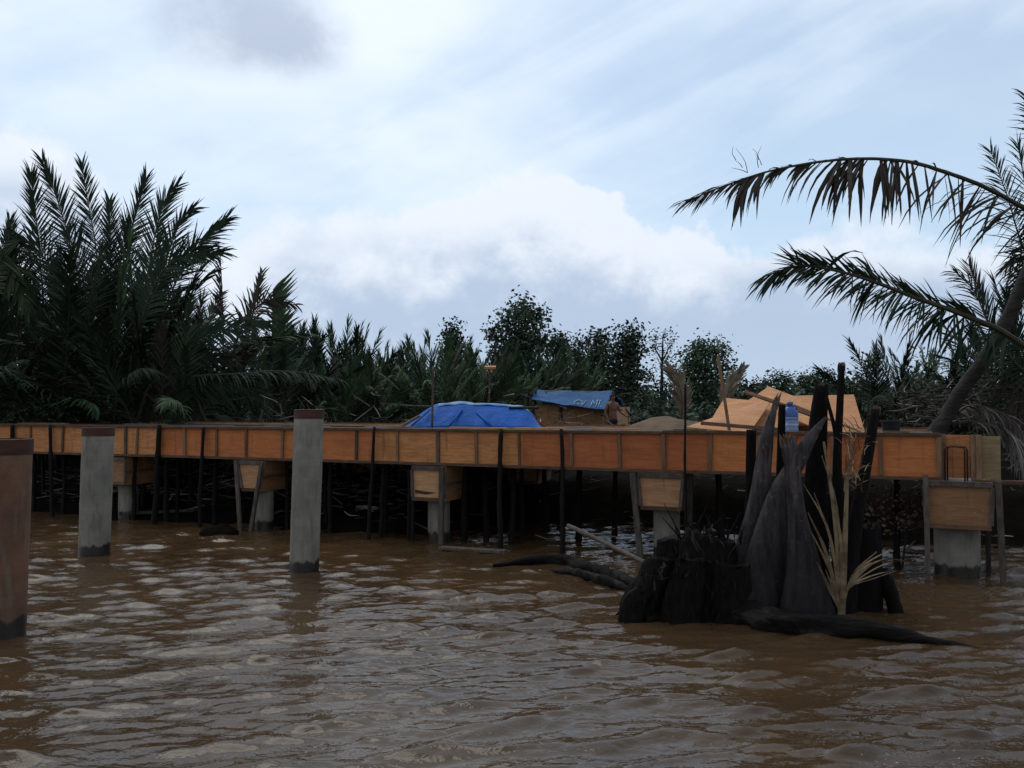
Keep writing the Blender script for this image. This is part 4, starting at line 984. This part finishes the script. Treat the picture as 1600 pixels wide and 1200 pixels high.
# ================================================================== broadleaf trees
def leaf_cloud(blobs, size, dens, rg, gap=.35, asp=.62):
    """many small leaves in clumps through the blobs; returns arrays"""
    C = []
    for c, r in blobs:
        nk = max(5, int(dens*r*r))
        d = rg.normal(size=(nk, 3)); d /= np.linalg.norm(d, axis=1)[:, None]
        rr = r*(gap+(1-gap)*rg.random(nk)**.5)
        C.append(np.array(c)[None]+d*rr[:, None]*np.array([1, 1, .95]))
    C = np.concatenate(C); per = 16
    base = np.repeat(C, per, 0)+rg.normal(size=(len(C)*per, 3))*size*1.35
    n = len(base)
    a = rg.normal(size=(n, 3)); a[:, 2] = a[:, 2]*.5-.35; a /= np.linalg.norm(a, axis=1)[:, None]
    b = np.cross(a, rg.normal(size=(n, 3))); b /= np.linalg.norm(b, axis=1)[:, None]
    s = size*(.6+.7*rg.random(n))[:, None]
    v = np.stack([base-a*s*.5, base+b*s*asp*.5+a*s*.05, base+a*s*.6, base-b*s*asp*.5+a*s*.05], 1).reshape(-1, 3)
    return v, np.arange(n*4).reshape(n, 4)
def mesh_np(name, v, q, mat):
    me = bpy.data.meshes.new(name); me.vertices.add(len(v)); me.vertices.foreach_set('co', v.astype(np.float32).ravel())
    me.loops.add(q.size); me.loops.foreach_set('vertex_index', q.astype(np.int32).ravel())
    me.polygons.add(len(q)); me.polygons.foreach_set('loop_start', (np.arange(len(q))*4).astype(np.int32))
    me.update(calc_edges=True); me.materials.append(mat); return me
def tree(blobs_px, Y, trunk_px, label, leaf=.30, dens=11, mat=None, tr=.16, cat='tree', name='mangrove_tree', gap=.35, group=None, seed=1, lean=0, airy=False):
    rg = np.random.default_rng(seed); bl = []
    for x, y, r in blobs_px:
        p = at(x, y, Y); bl.append(((p.x, p.y+rg.normal()*r/FPX*Y*.5, p.z), r/FPX*Y))
    X = (trunk_px-800)/FPX*Y; z = ground_z(X, Y)-.1
    e = empty(name, (X, Y, z), label, cat, group)
    v, q = leaf_cloud([(c, r*1.04) for c, r in bl] if cat == 'tree' else bl, leaf*.70, dens*8 if cat == 'tree' else dens*1.4, rg, gap)
    o = bpy.data.objects.new('crown', mesh_np('crown', v-np.array([X, Y, z]), q, mat or LEAFB)); COL.objects.link(o); o.parent = e
    topb = max(bl, key=lambda b: b[0][2]); mb = MB()
    P = smooth_pts([Vector((X, Y, z)), Vector((X*.6+topb[0][0]*.4+lean, Y, z+(topb[0][2]-z)*.45)), Vector(topb[0])], 12)
    mb.tube(P, [tr*(1-.85*i/11) for i in range(12)], 8)
    for c, r in bl:                                   # limbs into each clump
        c = Vector(c); k = min(9, max(2, int(11*max(0, (c.z-z-r*1.2))/max(.1, topb[0][2]-z)))); s_ = P[k]
        mid_ = s_.lerp(c, .5)+Vector((0, 0, -.1*r))
        mb.tube([s_, mid_, c], [tr*.42, tr*.28, tr*.1], 5)
        for _ in range(5):
            d = Vector(rg.normal(size=3)); d.normalize(); d.z = abs(d.z)
            mb.tube([mid_.lerp(c, .6), c+d*r*.8], [tr*.14, tr*.04], 4)
    mb.build('trunk', BARK, e)
    return e
tree([(815, 478, 13), (800, 505, 18), (828, 500, 16), (842, 492, 9), (775, 532, 13), (812, 535, 24), (838, 530, 16), (790, 560, 20), (825, 565, 22), (768, 520, 6)], 52, 812, 'tallest mangrove tree, its knobbly crown rising high above the middle row of palms', leaf=.34, dens=9, seed=3)
tree([(709, 512, 8), (706, 527, 10), (714, 540, 12), (700, 543, 9), (708, 560, 14)], 55, 708, 'small lone tree with a narrow crown peeping over the palms left of the tallest tree', leaf=.3, dens=12, seed=4)
tree([(875, 530, 11), (866, 545, 13), (882, 555, 13), (872, 580, 18)], 53, 873, 'small dark tree just right of the tallest mangrove tree', leaf=.32, dens=11, seed=5)
tree([(905, 535, 9), (902, 552, 12), (908, 575, 15), (904, 600, 16)], 50, 906, 'narrow dark tree left of the pair of dense trees behind the hut', leaf=.3, dens=11, seed=6)
tree([(937, 528, 13), (932, 550, 17), (945, 575, 20), (938, 600, 18)], 48, 938, 'dense tree right behind the blue roofed hut, the left one of a touching pair', leaf=.3, dens=11, seed=7)
tree([(985, 525, 14), (970, 545, 19), (992, 548, 14), (978, 572, 24), (972, 600, 22), (995, 585, 12)], 47, 978, 'dense tree above the shirtless man, the right one of a touching pair', leaf=.3, dens=10, seed=8)
tree([(1035, 523, 12), (1022, 540, 14), (1045, 540, 13), (1033, 565, 18), (1020, 590, 15), (1042, 600, 15), (1030, 622, 22)], 50, 1033, 'thin airy tree with the sky showing through its crown, standing alone', leaf=.22, dens=3.2, mat=LEAFB, gap=.1, seed=9, airy=True)
tree([(1100, 545, 16), (1085, 560, 20), (1120, 552, 18), (1135, 575, 14), (1070, 585, 15), (1100, 585, 26), (1090, 615, 24), (1120, 612, 20)], 45, 1103, 'rounded bushy tree behind the leaning stake and the plywood heap', leaf=.24, dens=12, mat=LEAFL, seed=10)
tree([(1215, 592, 9), (1200, 600, 8), (1232, 594, 9), (1190, 608, 6), (1222, 606, 10)], 85, 1218, 'flat topped far tree peeping over the peak of the plywood heap', leaf=.3, dens=9, seed=11, mat=LEAFL)
tree([(1258, 594, 9), (1275, 592, 10), (1292, 590, 10), (1280, 606, 14), (1258, 608, 10)], 82, 1275, 'far tree behind the tall cut stalks, right of the flat topped one', leaf=.32, dens=9, seed=12, mat=LEAFL)
tree([(1310, 604, 12), (1335, 608, 13), (1320, 622, 14)], 75, 1322, 'low far tree at the left foot of the right hand thicket', leaf=.3, dens=9, seed=13, mat=LEAFL)
def shrub(blobs_px, Y, label, mat, leaf=.14, dens=24, seed=1, group=None):
    return tree(blobs_px, Y, blobs_px[0][0], label, leaf, dens, mat, .04, 'shrub', 'leafy_shrub', .2, group, seed)
shrub([(150, 618, 24), (120, 632, 20), (185, 628, 22), (168, 605, 14)], 23.0, 'broad leaved green shrub behind the left grey pile', LEAFL, .12, 26, 21)
shrub([(60, 640, 20), (30, 645, 18), (90, 645, 16)], 22.9, 'low shrub among dead stems at the left end of the beam', LEAFB, .12, 26, 22)
shrub([(1440, 590, 18), (1448, 565, 14), (1430, 610, 20), (1455, 615, 18)], 21, 'yellowish green shrub left of the leaning palm trunk', LEAFL, .14, 22, 23)
shrub([(1560, 600, 22), (1530, 615, 22), (1590, 590, 20), (1575, 625, 22)], 19, 'dark shrub under the leaning palm trunk at right', LEAFB, .14, 22, 24)
shrub([(1392, 790, 24), (1365, 785, 18), (1420, 782, 18), (1400, 810, 20), (1372, 808, 14)], 12.6, 'brown leaved withered bush in the dark gap left of the last pier', LEAFBR, .10, 160, 25)
shrub([(1350, 570, 6), (1362, 567, 5)], 23, 'sprig with a few dark leaves sticking out left of the right hand thicket', LEAFB, .14, 6, 26)
# far low bushes closing the horizon
rg = np.random.default_rng(5); bl = []
for i in range(150):
    Y = rg.uniform(62, 120); x = rg.uniform(-.9, .95)*Y; r = rg.uniform(1.1, 2.0); bl.append(((x, Y, 1.0+r*.5+rg.uniform(0, .7)), r))
for i in range(46):
    Y = rg.uniform(36, 50); x = at(rg.uniform(880, 1420), 640, Y).x; r = rg.uniform(.6, 1.0); bl.append(((x, Y, 1.1+r*.5), r))
v, q = leaf_cloud(bl, .36, 7, rg, .3)
o = bpy.data.objects.new('undergrowth', mesh_np('undergrowth', v, q, LEAFB)); COL.objects.link(o); tag(o, 'low green undergrowth along the horizon behind the trees', 'undergrowth', kind='stuff')
# distant wood that closes the view between the palms
bl = []
for i in range(260):
    Y = rg.uniform(150, 210); x = rg.uniform(-1.0, 1.0)*Y; r = rg.uniform(1.8, 3.4); bl.append(((x, Y, 1.5+r*.6+rg.uniform(0, 1.4)), r))
v, q = leaf_cloud(bl, .8, 3.2, rg, .3)
o = bpy.data.objects.new('distant_woods', mesh_np('distant_woods', v, q, LEAFB)); COL.objects.link(o); tag(o, 'far off dark line of woods on the horizon', 'woods', kind='stuff')

# ================================================================== dead stems, litter
def litter(name, n, region, mats, label, cat, lmin, lmax, wmin, wmax, up=.25, seed=3, light=.3):
    rr = random.Random(seed); mb = MB()
    for _ in range(n):
        x, y, z = region(rr); d = Vector((rr.gauss(0, 1), rr.gauss(0, .6), rr.gauss(0, up))).normalized(); l = rr.uniform(lmin, lmax); p = Vector((x, y, z+.02)); pl = [p]
        dd = d.copy()
        for j in range(3):
            dd = (dd+Vector((rr.uniform(-.1, .1), rr.uniform(-.1, .1), rr.uniform(-.12, .06)))).normalized(); p = p+dd*(l/3); p.z = max(p.z, z-.05); pl.append(p)
        w = rr.uniform(wmin, wmax); mb.ribbon(pl, [w, w, w*.8, w*.15], Vector((rr.uniform(-1, 1), rr.uniform(-1, 1), rr.uniform(-.3, 1))), 0 if rr.random() < light else 1)
    return tag(mb.build(name, mats), label, cat, kind='stuff')
def reg_bank(rr):
    s = rr.uniform(-1, 9.5) if rr.random() < .93 else rr.uniform(9.5, 21); t = rr.uniform(.9, 9); p = B(s, t, 0); return p.x, p.y, max(.02, ground_z(p.x, p.y))+rr.uniform(0, .25)
litter('bank_litter', 5200, reg_bank, [DEBRIS, DEBRISD], 'dead palm litter strewn over the mud bank under and behind the deck', 'litter', .12, .7, .01, .04, .2, 3, .42)
def reg_far(rr):
    s = rr.uniform(-2, 24); t = rr.choice((rr.uniform(4.4, 5.2), rr.uniform(4.6, 8))); p = B(s, t, 0); return p.x, p.y, ground_z(p.x, p.y)+rr.uniform(.1, .9)+(rr.random()**2*.9 if t < 5.2 and s < 12 else 0)
litter('palm_litter', 1500, reg_far, [DEBRIS, DEBRISD], 'heaped dead palm litter showing above the beam along the landward side of the pier', 'litter', .15, .7, .008, .032, .8, 4, .3)
def reg_r(rr):
    p = at(rr.uniform(1400, 1600), rr.uniform(600, 665), rr.uniform(15.5, 20)); return p.x, p.y, min(p.z, 2.6)
litter('frond_litter', 900, reg_r, [DEBRIS, DEBRISD], 'tangle of dead fronds round the foot of the leaning palm', 'litter', .12, .55, .008, .03, .6, 5, .1)
stems = [(34, 660, 37, 618), (58, 660, 60, 622), (72, 660, 74, 628), (196, 660, 212, 632), (205, 658, 222, 636), (228, 660, 254, 638), (248, 660, 276, 640), (262, 650, 240, 632), (284, 662, 285, 575), (268, 640, 240, 590), (300, 650, 330, 662), (410, 662, 411, 640), (330, 655, 310, 630)]
for i, (x0, y0, x1, y1) in enumerate(stems):
    Y = B(bs(x0, 4.5+.1*(i % 4)), 4.5+.1*(i % 4), 0).y
    p, q = at(x0, y0+14, Y), at(x1, y1, Y); mid_ = p.lerp(q, .5)+Vector((random.uniform(-.06, .06), 0, random.uniform(-.03, .06)))
    mb = MB(); mb.tube(smooth_pts([p, mid_, q], 7), [.035, .035, .032, .03, .028, .025, .016], 6, rough=.12)
    tag(mb.build('bare_stick', GREYW if i % 2 else DARKW, loc=p, smooth=True), 'broken grey dead stem, one of those sticking up behind the left half of the beam', 'dead stem', 'dead stems behind the beam')

# ================================================================== the cut palm stump in the water
base = onz(1225, 962); YS = base.y
st = empty('palm_stump', (base.x, base.y, -.3), 'dark cut palm stump in the water with thick broken stalks and a dry tan frond', 'stump')
def at_s(p, dy=0): return at(p[0], p[1], YS+dy)
def stalk(pts, widths, mat, dy, flat=.55, jag=.03, name='stalk', lean=0, torn=None, n=16, label=None, slant=None):
    k = len(pts); P = smooth_pts([at_s(p, dy+lean*i/(k-1)) for i, p in enumerate(pts)], 18)
    ws = np.interp(np.linspace(0, 1, 18), np.linspace(0, 1, k), widths)
    n = 26; P = smooth_pts(P, 34); ws = np.interp(np.linspace(0, 1, 34), np.linspace(0, 1, 18), ws)
    mb = MB(); mb.tube(P, [w/2/FPX*YS for w in ws], n, flat=flat, jag=jag, fdir=(1, 0, 0), rough=.0, slant=slant)
    ph = pts[0][0]*.37+dy*11; amp = 1.5 if name == 'sheath' else .42
    for q_ in range(34*n):
        i_ = q_//n; c = P[i_]; d = Vector(mb.v[q_])-c; a_ = 2*math.pi*(q_ % n)/n
        g_ = .10*mnoise.noise(Vector((math.cos(a_)*2.2+ph, math.sin(a_)*2.2, c.z*1.1)))+.09*mnoise.noise(Vector((math.cos(a_)*5+ph, math.sin(a_)*5, c.z*1.6)))+.05*mnoise.noise(Vector((math.cos(a_)*9, math.sin(a_)*9+ph, c.z*9)))
        if i_ < 32: mb.v[q_] = tuple(c+d*(1+g_*amp*1.6))
    e = mb.build(name, mat, st, smooth=True, label=label)
    if torn:                                          # pale torn wedge of fibre on top
        mb = MB(); rr = random.Random(int(pts[0][0])); a = P[-1]; d = (P[-1]-P[-3]).normalized(); w = widths[-1]/2/FPX*YS
        for j in range(9):
            o = Vector((w*(-.9+1.8*j/8), rr.uniform(-.01, .01), 0)); l = torn*rr.uniform(.35, 1)
            mb.ribbon([a+o-d*.06, a+o+d*l*.5, a+o+d*l+Vector((rr.uniform(-.02, .02), 0, 0))], [.035, .028, .003], (1, .2, 0))
        mb.build('torn_tip', STALKT, e)
    return e
stalk([(1140, 990), (1155, 930), (1170, 858), (1180, 810), (1187, 770), (1194, 715), (1200, 675), (1212, 632)], [84, 66, 52, 38, 30, 26, 21, 6], STALK, -.05, torn=.16, jag=.02)
stalk([(1178, 990), (1188, 930), (1199, 866), (1209, 810), (1224, 762), (1250, 712), (1268, 682), (1290, 653)], [108, 92, 70, 52, 38, 28, 23, 4], STALK, -.22, flat=.5, jag=.02)
stalk([(1264, 990), (1260, 930), (1254, 866), (1246, 808), (1239, 740), (1234, 705), (1231, 690)], [96, 76, 52, 37, 24, 21, 24], STALK, -.42, torn=.1, jag=.04)
stalk([(1270, 970), (1273, 860), (1275, 750), (1278, 670), (1284, 603)], [60, 46, 38, 32, 22], STALKD, .25, flat=.7, jag=.02, torn=.05)
stalk([(1312, 960), (1310, 860), (1308, 730), (1312, 640), (1315, 572)], [24, 20, 15, 12, 10], STALKD, .1, flat=.9, jag=.02, torn=.05)
stalk([(1316, 960), (1330, 860), (1345, 770), (1358, 700), (1368, 640)], [44, 30, 22, 18, 14], STALKD, .2, flat=.8, jag=.02, torn=.06)
stalk([(1170, 900), (1172, 790), (1174, 672)], [20, 17, 16], STALKD, .35, flat=.8, jag=.01)
stalk([(1215, 880), (1219, 760), (1222, 632)], [18, 15, 11], STALKD, .3, flat=.8, jag=.01)
stalk([(1318, 830), (1307, 690), (1292, 622)], [9, 8, 5], STALKD, .05, flat=.9, jag=.01)
stalk([(1345, 955), (1350, 880), (1352, 820)], [70, 60, 44], STALKD, .35, flat=.7, jag=.06)
for x, w, h, dy, ln, fl in ((1014, 60, 900, -.1, 16, .7), (1034, 74, 872, .1, 12, .6), (1106, 100, 838, -.12, 2, .4), (1064, 96, 838, .3, -6, .5), (1148, 80, 880, -.25, -4, .5), (1188, 90, 850, .4, 8, .5), (1076, 60, 872, -.3, 10, .5), (1000, 40, 925, -.2, 14, .7)):
    stalk([(x-ln, 985), (x-ln*.6, 945), (x, (h+945)/2), (x+ln*.6, h)], [w, w*.98, w*.9, w*.72], STALKD, dy, flat=fl, jag=.022, name='sheath', n=18, slant=random.uniform(.15, .45)*(1 if x < 1090 else -1))
hf = MB(); rr = random.Random(9)
for _ in range(70):                                   # rotten fibre and torn strips on the low mass
    x, y = rr.uniform(990, 1170), rr.uniform(815, 955)
    if y < 900-(x-985)*.75 and x < 1090: continue
    l = rr.uniform(12, 46); a = rr.uniform(.9, 2.3); P = [at_s((x, y), -.34+rr.uniform(-.08, .25)), at_s((x+math.cos(a)*l*.5+rr.uniform(-5, 5), y+math.sin(a)*l*.5), -.40), at_s((x+math.cos(a)*l, y+math.sin(a)*l), -.42+rr.uniform(-.1, .1))]
    w = rr.uniform(1.2, 4.5)/FPX*YS; hf.ribbon(smooth_pts(P, 5), [w*.4, w, w, w*.7, w*.2], (1, rr.uniform(-.5, .5), 0), 0)
for _ in range(26):
    x, y = rr.uniform(1000, 1140), rr.uniform(815, 850); a = rr.uniform(-2.8, -.3); l = rr.uniform(15, 45)
    if y < 900-(x-985)*.75 and x < 1060: continue
    hf.tube([at_s((x, y+20), .0), at_s((x+math.cos(a)*l, y+math.sin(a)*l), rr.uniform(-.2, .2))], [.012, .004], 5, m=0)
hf.build('rotten_fibre', [STALKD, DEBRISD], st)
mb = MB(); c = at_s((1190, 965)); P = []
for i in range(14):
    row = []
    for j in range(40):
        a = j/39*2*math.pi; r = 1-i/13; h = .16*(1-r**2)
        q = Vector((c.x+math.cos(a)*1.33*r, c.y+.25+math.sin(a)*.55*r, h-.05)); q.z += .05*mnoise.noise(q*4); q.x += .08*mnoise.noise(q*3)*r
        row.append(q)
    P.append(row)
mb.grid(P); mb.build('root_mound', MUD, st, smooth=True)
# dry tan frond growing from its right side
fr = MB(); b0 = (1316, 962)
def rib_(pts, ws, dy=0, m=0):
    P = smooth_pts([at_s(p, -.5+dy*i/(len(pts)-1)) for i, p in enumerate(pts)], 10)
    fr.ribbon(P, [w/FPX*YS*.62 for w in np.interp(np.linspace(0, 1, 10), np.linspace(0, 1, len(ws)), ws)], (1, -.4, .25), m)
for tip, mid_, w in (((1256, 757), (1292, 830), 7), ((1262, 800), (1290, 865), 8), ((1268, 832), (1294, 890), 7), ((1284, 712), (1306, 800), 6), ((1276, 878), (1296, 915), 7), ((1262, 850), (1288, 900), 5), ((1300, 770), (1312, 850), 7), ((1272, 770), (1300, 850), 5), ((1290, 890), (1304, 930), 6)):
    rib_([b0, (mid_[0]+random.uniform(-3, 3), mid_[1]), tip], [5, w, w*.9, 1.5], random.uniform(-.2, .2))
for tip, mid_, w in (((1442, 884), (1376, 874), 6), ((1405, 878), (1360, 880), 6), ((1392, 858), (1345, 886), 5), ((1425, 888), (1370, 897), 5), ((1370, 862), (1338, 890), 4), ((1436, 879), (1385, 880), 4), ((1400, 892), (1362, 905), 4)):
    rib_([b0, (1324, 920), mid_, tip], [4, 5, w, 2], random.uniform(-.25, .1))
P = smooth_pts([at_s(p, -.48) for p in ((1314, 968), (1318, 900), (1322, 800), (1325, 720))], 12); fr.tube(P, [.042-.028*i/11 for i in range(12)], 7, m=0)
P = smooth_pts([at_s(p, -.46) for p in ((1314, 960), (1308, 850), (1298, 760), (1287, 690))], 12); fr.tube(P, [.03-.018*i/11 for i in range(12)], 7, m=0)
for i in range(60):                                    # shredded pale fibre near its top
    x, y = random.uniform(1318, 1352), random.uniform(665, 770); a = random.uniform(-2.6, -.3)
    l = random.uniform(14, 38); rib_([(x, y), (x+math.cos(a)*l*.5, y+math.sin(a)*l*.5), (x+math.cos(a)*l, y+math.sin(a)*l*.8+3)], [1.6, 2, .5], random.uniform(-.3, .3))
fr.build('dry_frond', [TAN], st, label='dry tan frond with split leaflets')
# logs, sticks and boards in the water
def log(pts, widths, label, z=.0, mat=DARKW, name='driftwood_log', flat=.7, n=12):
    N = 44; P = smooth_pts([onz(x, y, .0)+Vector((0, 0, dz)) for x, y, dz in pts], N); Yc = P[N//2].y
    ws = np.interp(np.linspace(0, 1, N), np.linspace(0, 1, len(widths)), widths)
    mb = MB(); mb.tube(P, [w/2/FPX*Yc for w in ws], 16, flat=flat, fdir=(0, 0, 1))
    for k, q in enumerate(mb.v):
        q = Vector(q); c = P[min(N-1, k//16)]; d = q-c
        a = 1+.55*mnoise.noise(Vector((q.x*1.3, q.y*7, q.z*9)))+.3*mnoise.noise(Vector((q.x*5, q.y*12, q.z*14)))
        mb.v[k] = tuple(c+d*a)
    return tag(mb.build(name, mat, loc=P[0], smooth=True), label, 'log')
LOGM = mottled('driftwood_black', (.009, .007, .006), (.004, .0035, .003), 3, .6, .03, 9, c3=(.03, .026, .023), spec=.12, stretch=(1, 4, 4))
log([(1010, 972, .02), (1100, 962, .06), (1180, 978, .08), (1260, 990, .07), (1360, 996, .05), (1440, 1002, .02), (1535, 1012, -.02)], [14, 34, 44, 44, 36, 22, 5], 'long black driftwood log floating in front of the cut palm stump', mat=LOGM, flat=.9)
log([(770, 884, 0), (820, 882, .04), (870, 880, .05), (915, 890, .05), (950, 902, .04), (1005, 925, .03)], [6, 16, 20, 16, 24, 12], 'black log lying in the water left of the cut palm stump', mat=LOGM)
log([(860, 892, 0), (905, 902, .05), (950, 916, .05), (995, 930, .04)], [5, 14, 16, 10], 'dark frond rib in the water along the near side of the left log', mat=LOGM)
log([(962, 962, .01), (978, 960, .03), (992, 962, .0)], [6, 14, 4], 'small black wood piece floating left of the cut palm stump', mat=LOGM)
stick([at(887, 821, 11.2), at(940, 846, 10.8), at(1012, 881, 10.1)], .028, .03, GREYW, 'fallen_pole', 'long pale pole slanting down into the left side of the cut palm stump', 'pole', None, True)
mb = MB(); P = smooth_pts([at(1376, 890, YS+.35), at(1392, 930, YS+.25), at(1409, 985, YS+.1)], 10); mb.tube(P, [.085, .09, .09, .085, .085, .08, .08, .075, .07, .07], 9, rough=.08, jag=.0)
tag(mb.build('broken_post', STALKD, loc=P[-1], smooth=True), 'short black broken post leaning in the water right of the dry frond', 'post')
mb = MB(); p, q = onz(688, 856, .03), onz(790, 862, .03); mb.bar(p, q, .16, .05); tag(mb.build('floating_board', GREYW, loc=p, bevel=.006), 'grey board floating at the foot of the square capped pier', 'board')
def lump(px, py, rx, rz, label, name, mat):
    c = onz(px, py); mb = MB(); P = []
    for i in range(16):
        th = math.pi*i/15
        P.append([c+Vector((math.sin(th)*math.cos(a)*rx, .25+math.sin(th)*math.sin(a)*rx*.7, math.cos(th)*rz)) for a in np.linspace(0, 2*math.pi, 25)])
    P = [[q+Vector((.06*mnoise.noise(q*3), .05*mnoise.noise(q*3.3), .07*mnoise.noise(q*4.1))) for q in r] for r in P]
    mb.grid(P); return tag(mb.build(name, mat, loc=c, smooth=True), label, 'stump')
lump(336, 838, .33, .17, 'dark muddy lump of wood in the shallows left of the funnel capped pier', 'sunken_stump', MUD)
tw = MB(); rr = random.Random(2)
for x0, y0, x1, y1 in ((1168, 270, 1150, 232), (1168, 270, 1142, 262), (1185, 262, 1190, 228), (1150, 250, 1146, 228), (1185, 250, 1176, 232), (1160, 262, 1148, 250), (1190, 258, 1180, 240)):
    P = smooth_pts([at(x0, y0, 13.9), at((x0+x1)/2+rr.uniform(-5, 5), (y0+y1)/2, 13.9), at(x1, y1, 13.9)], 6); tw.tube(P, [.006, .006, .005, .004, .003, .002], 4)
tw.build('vine_tendril', RACHIS, lp)
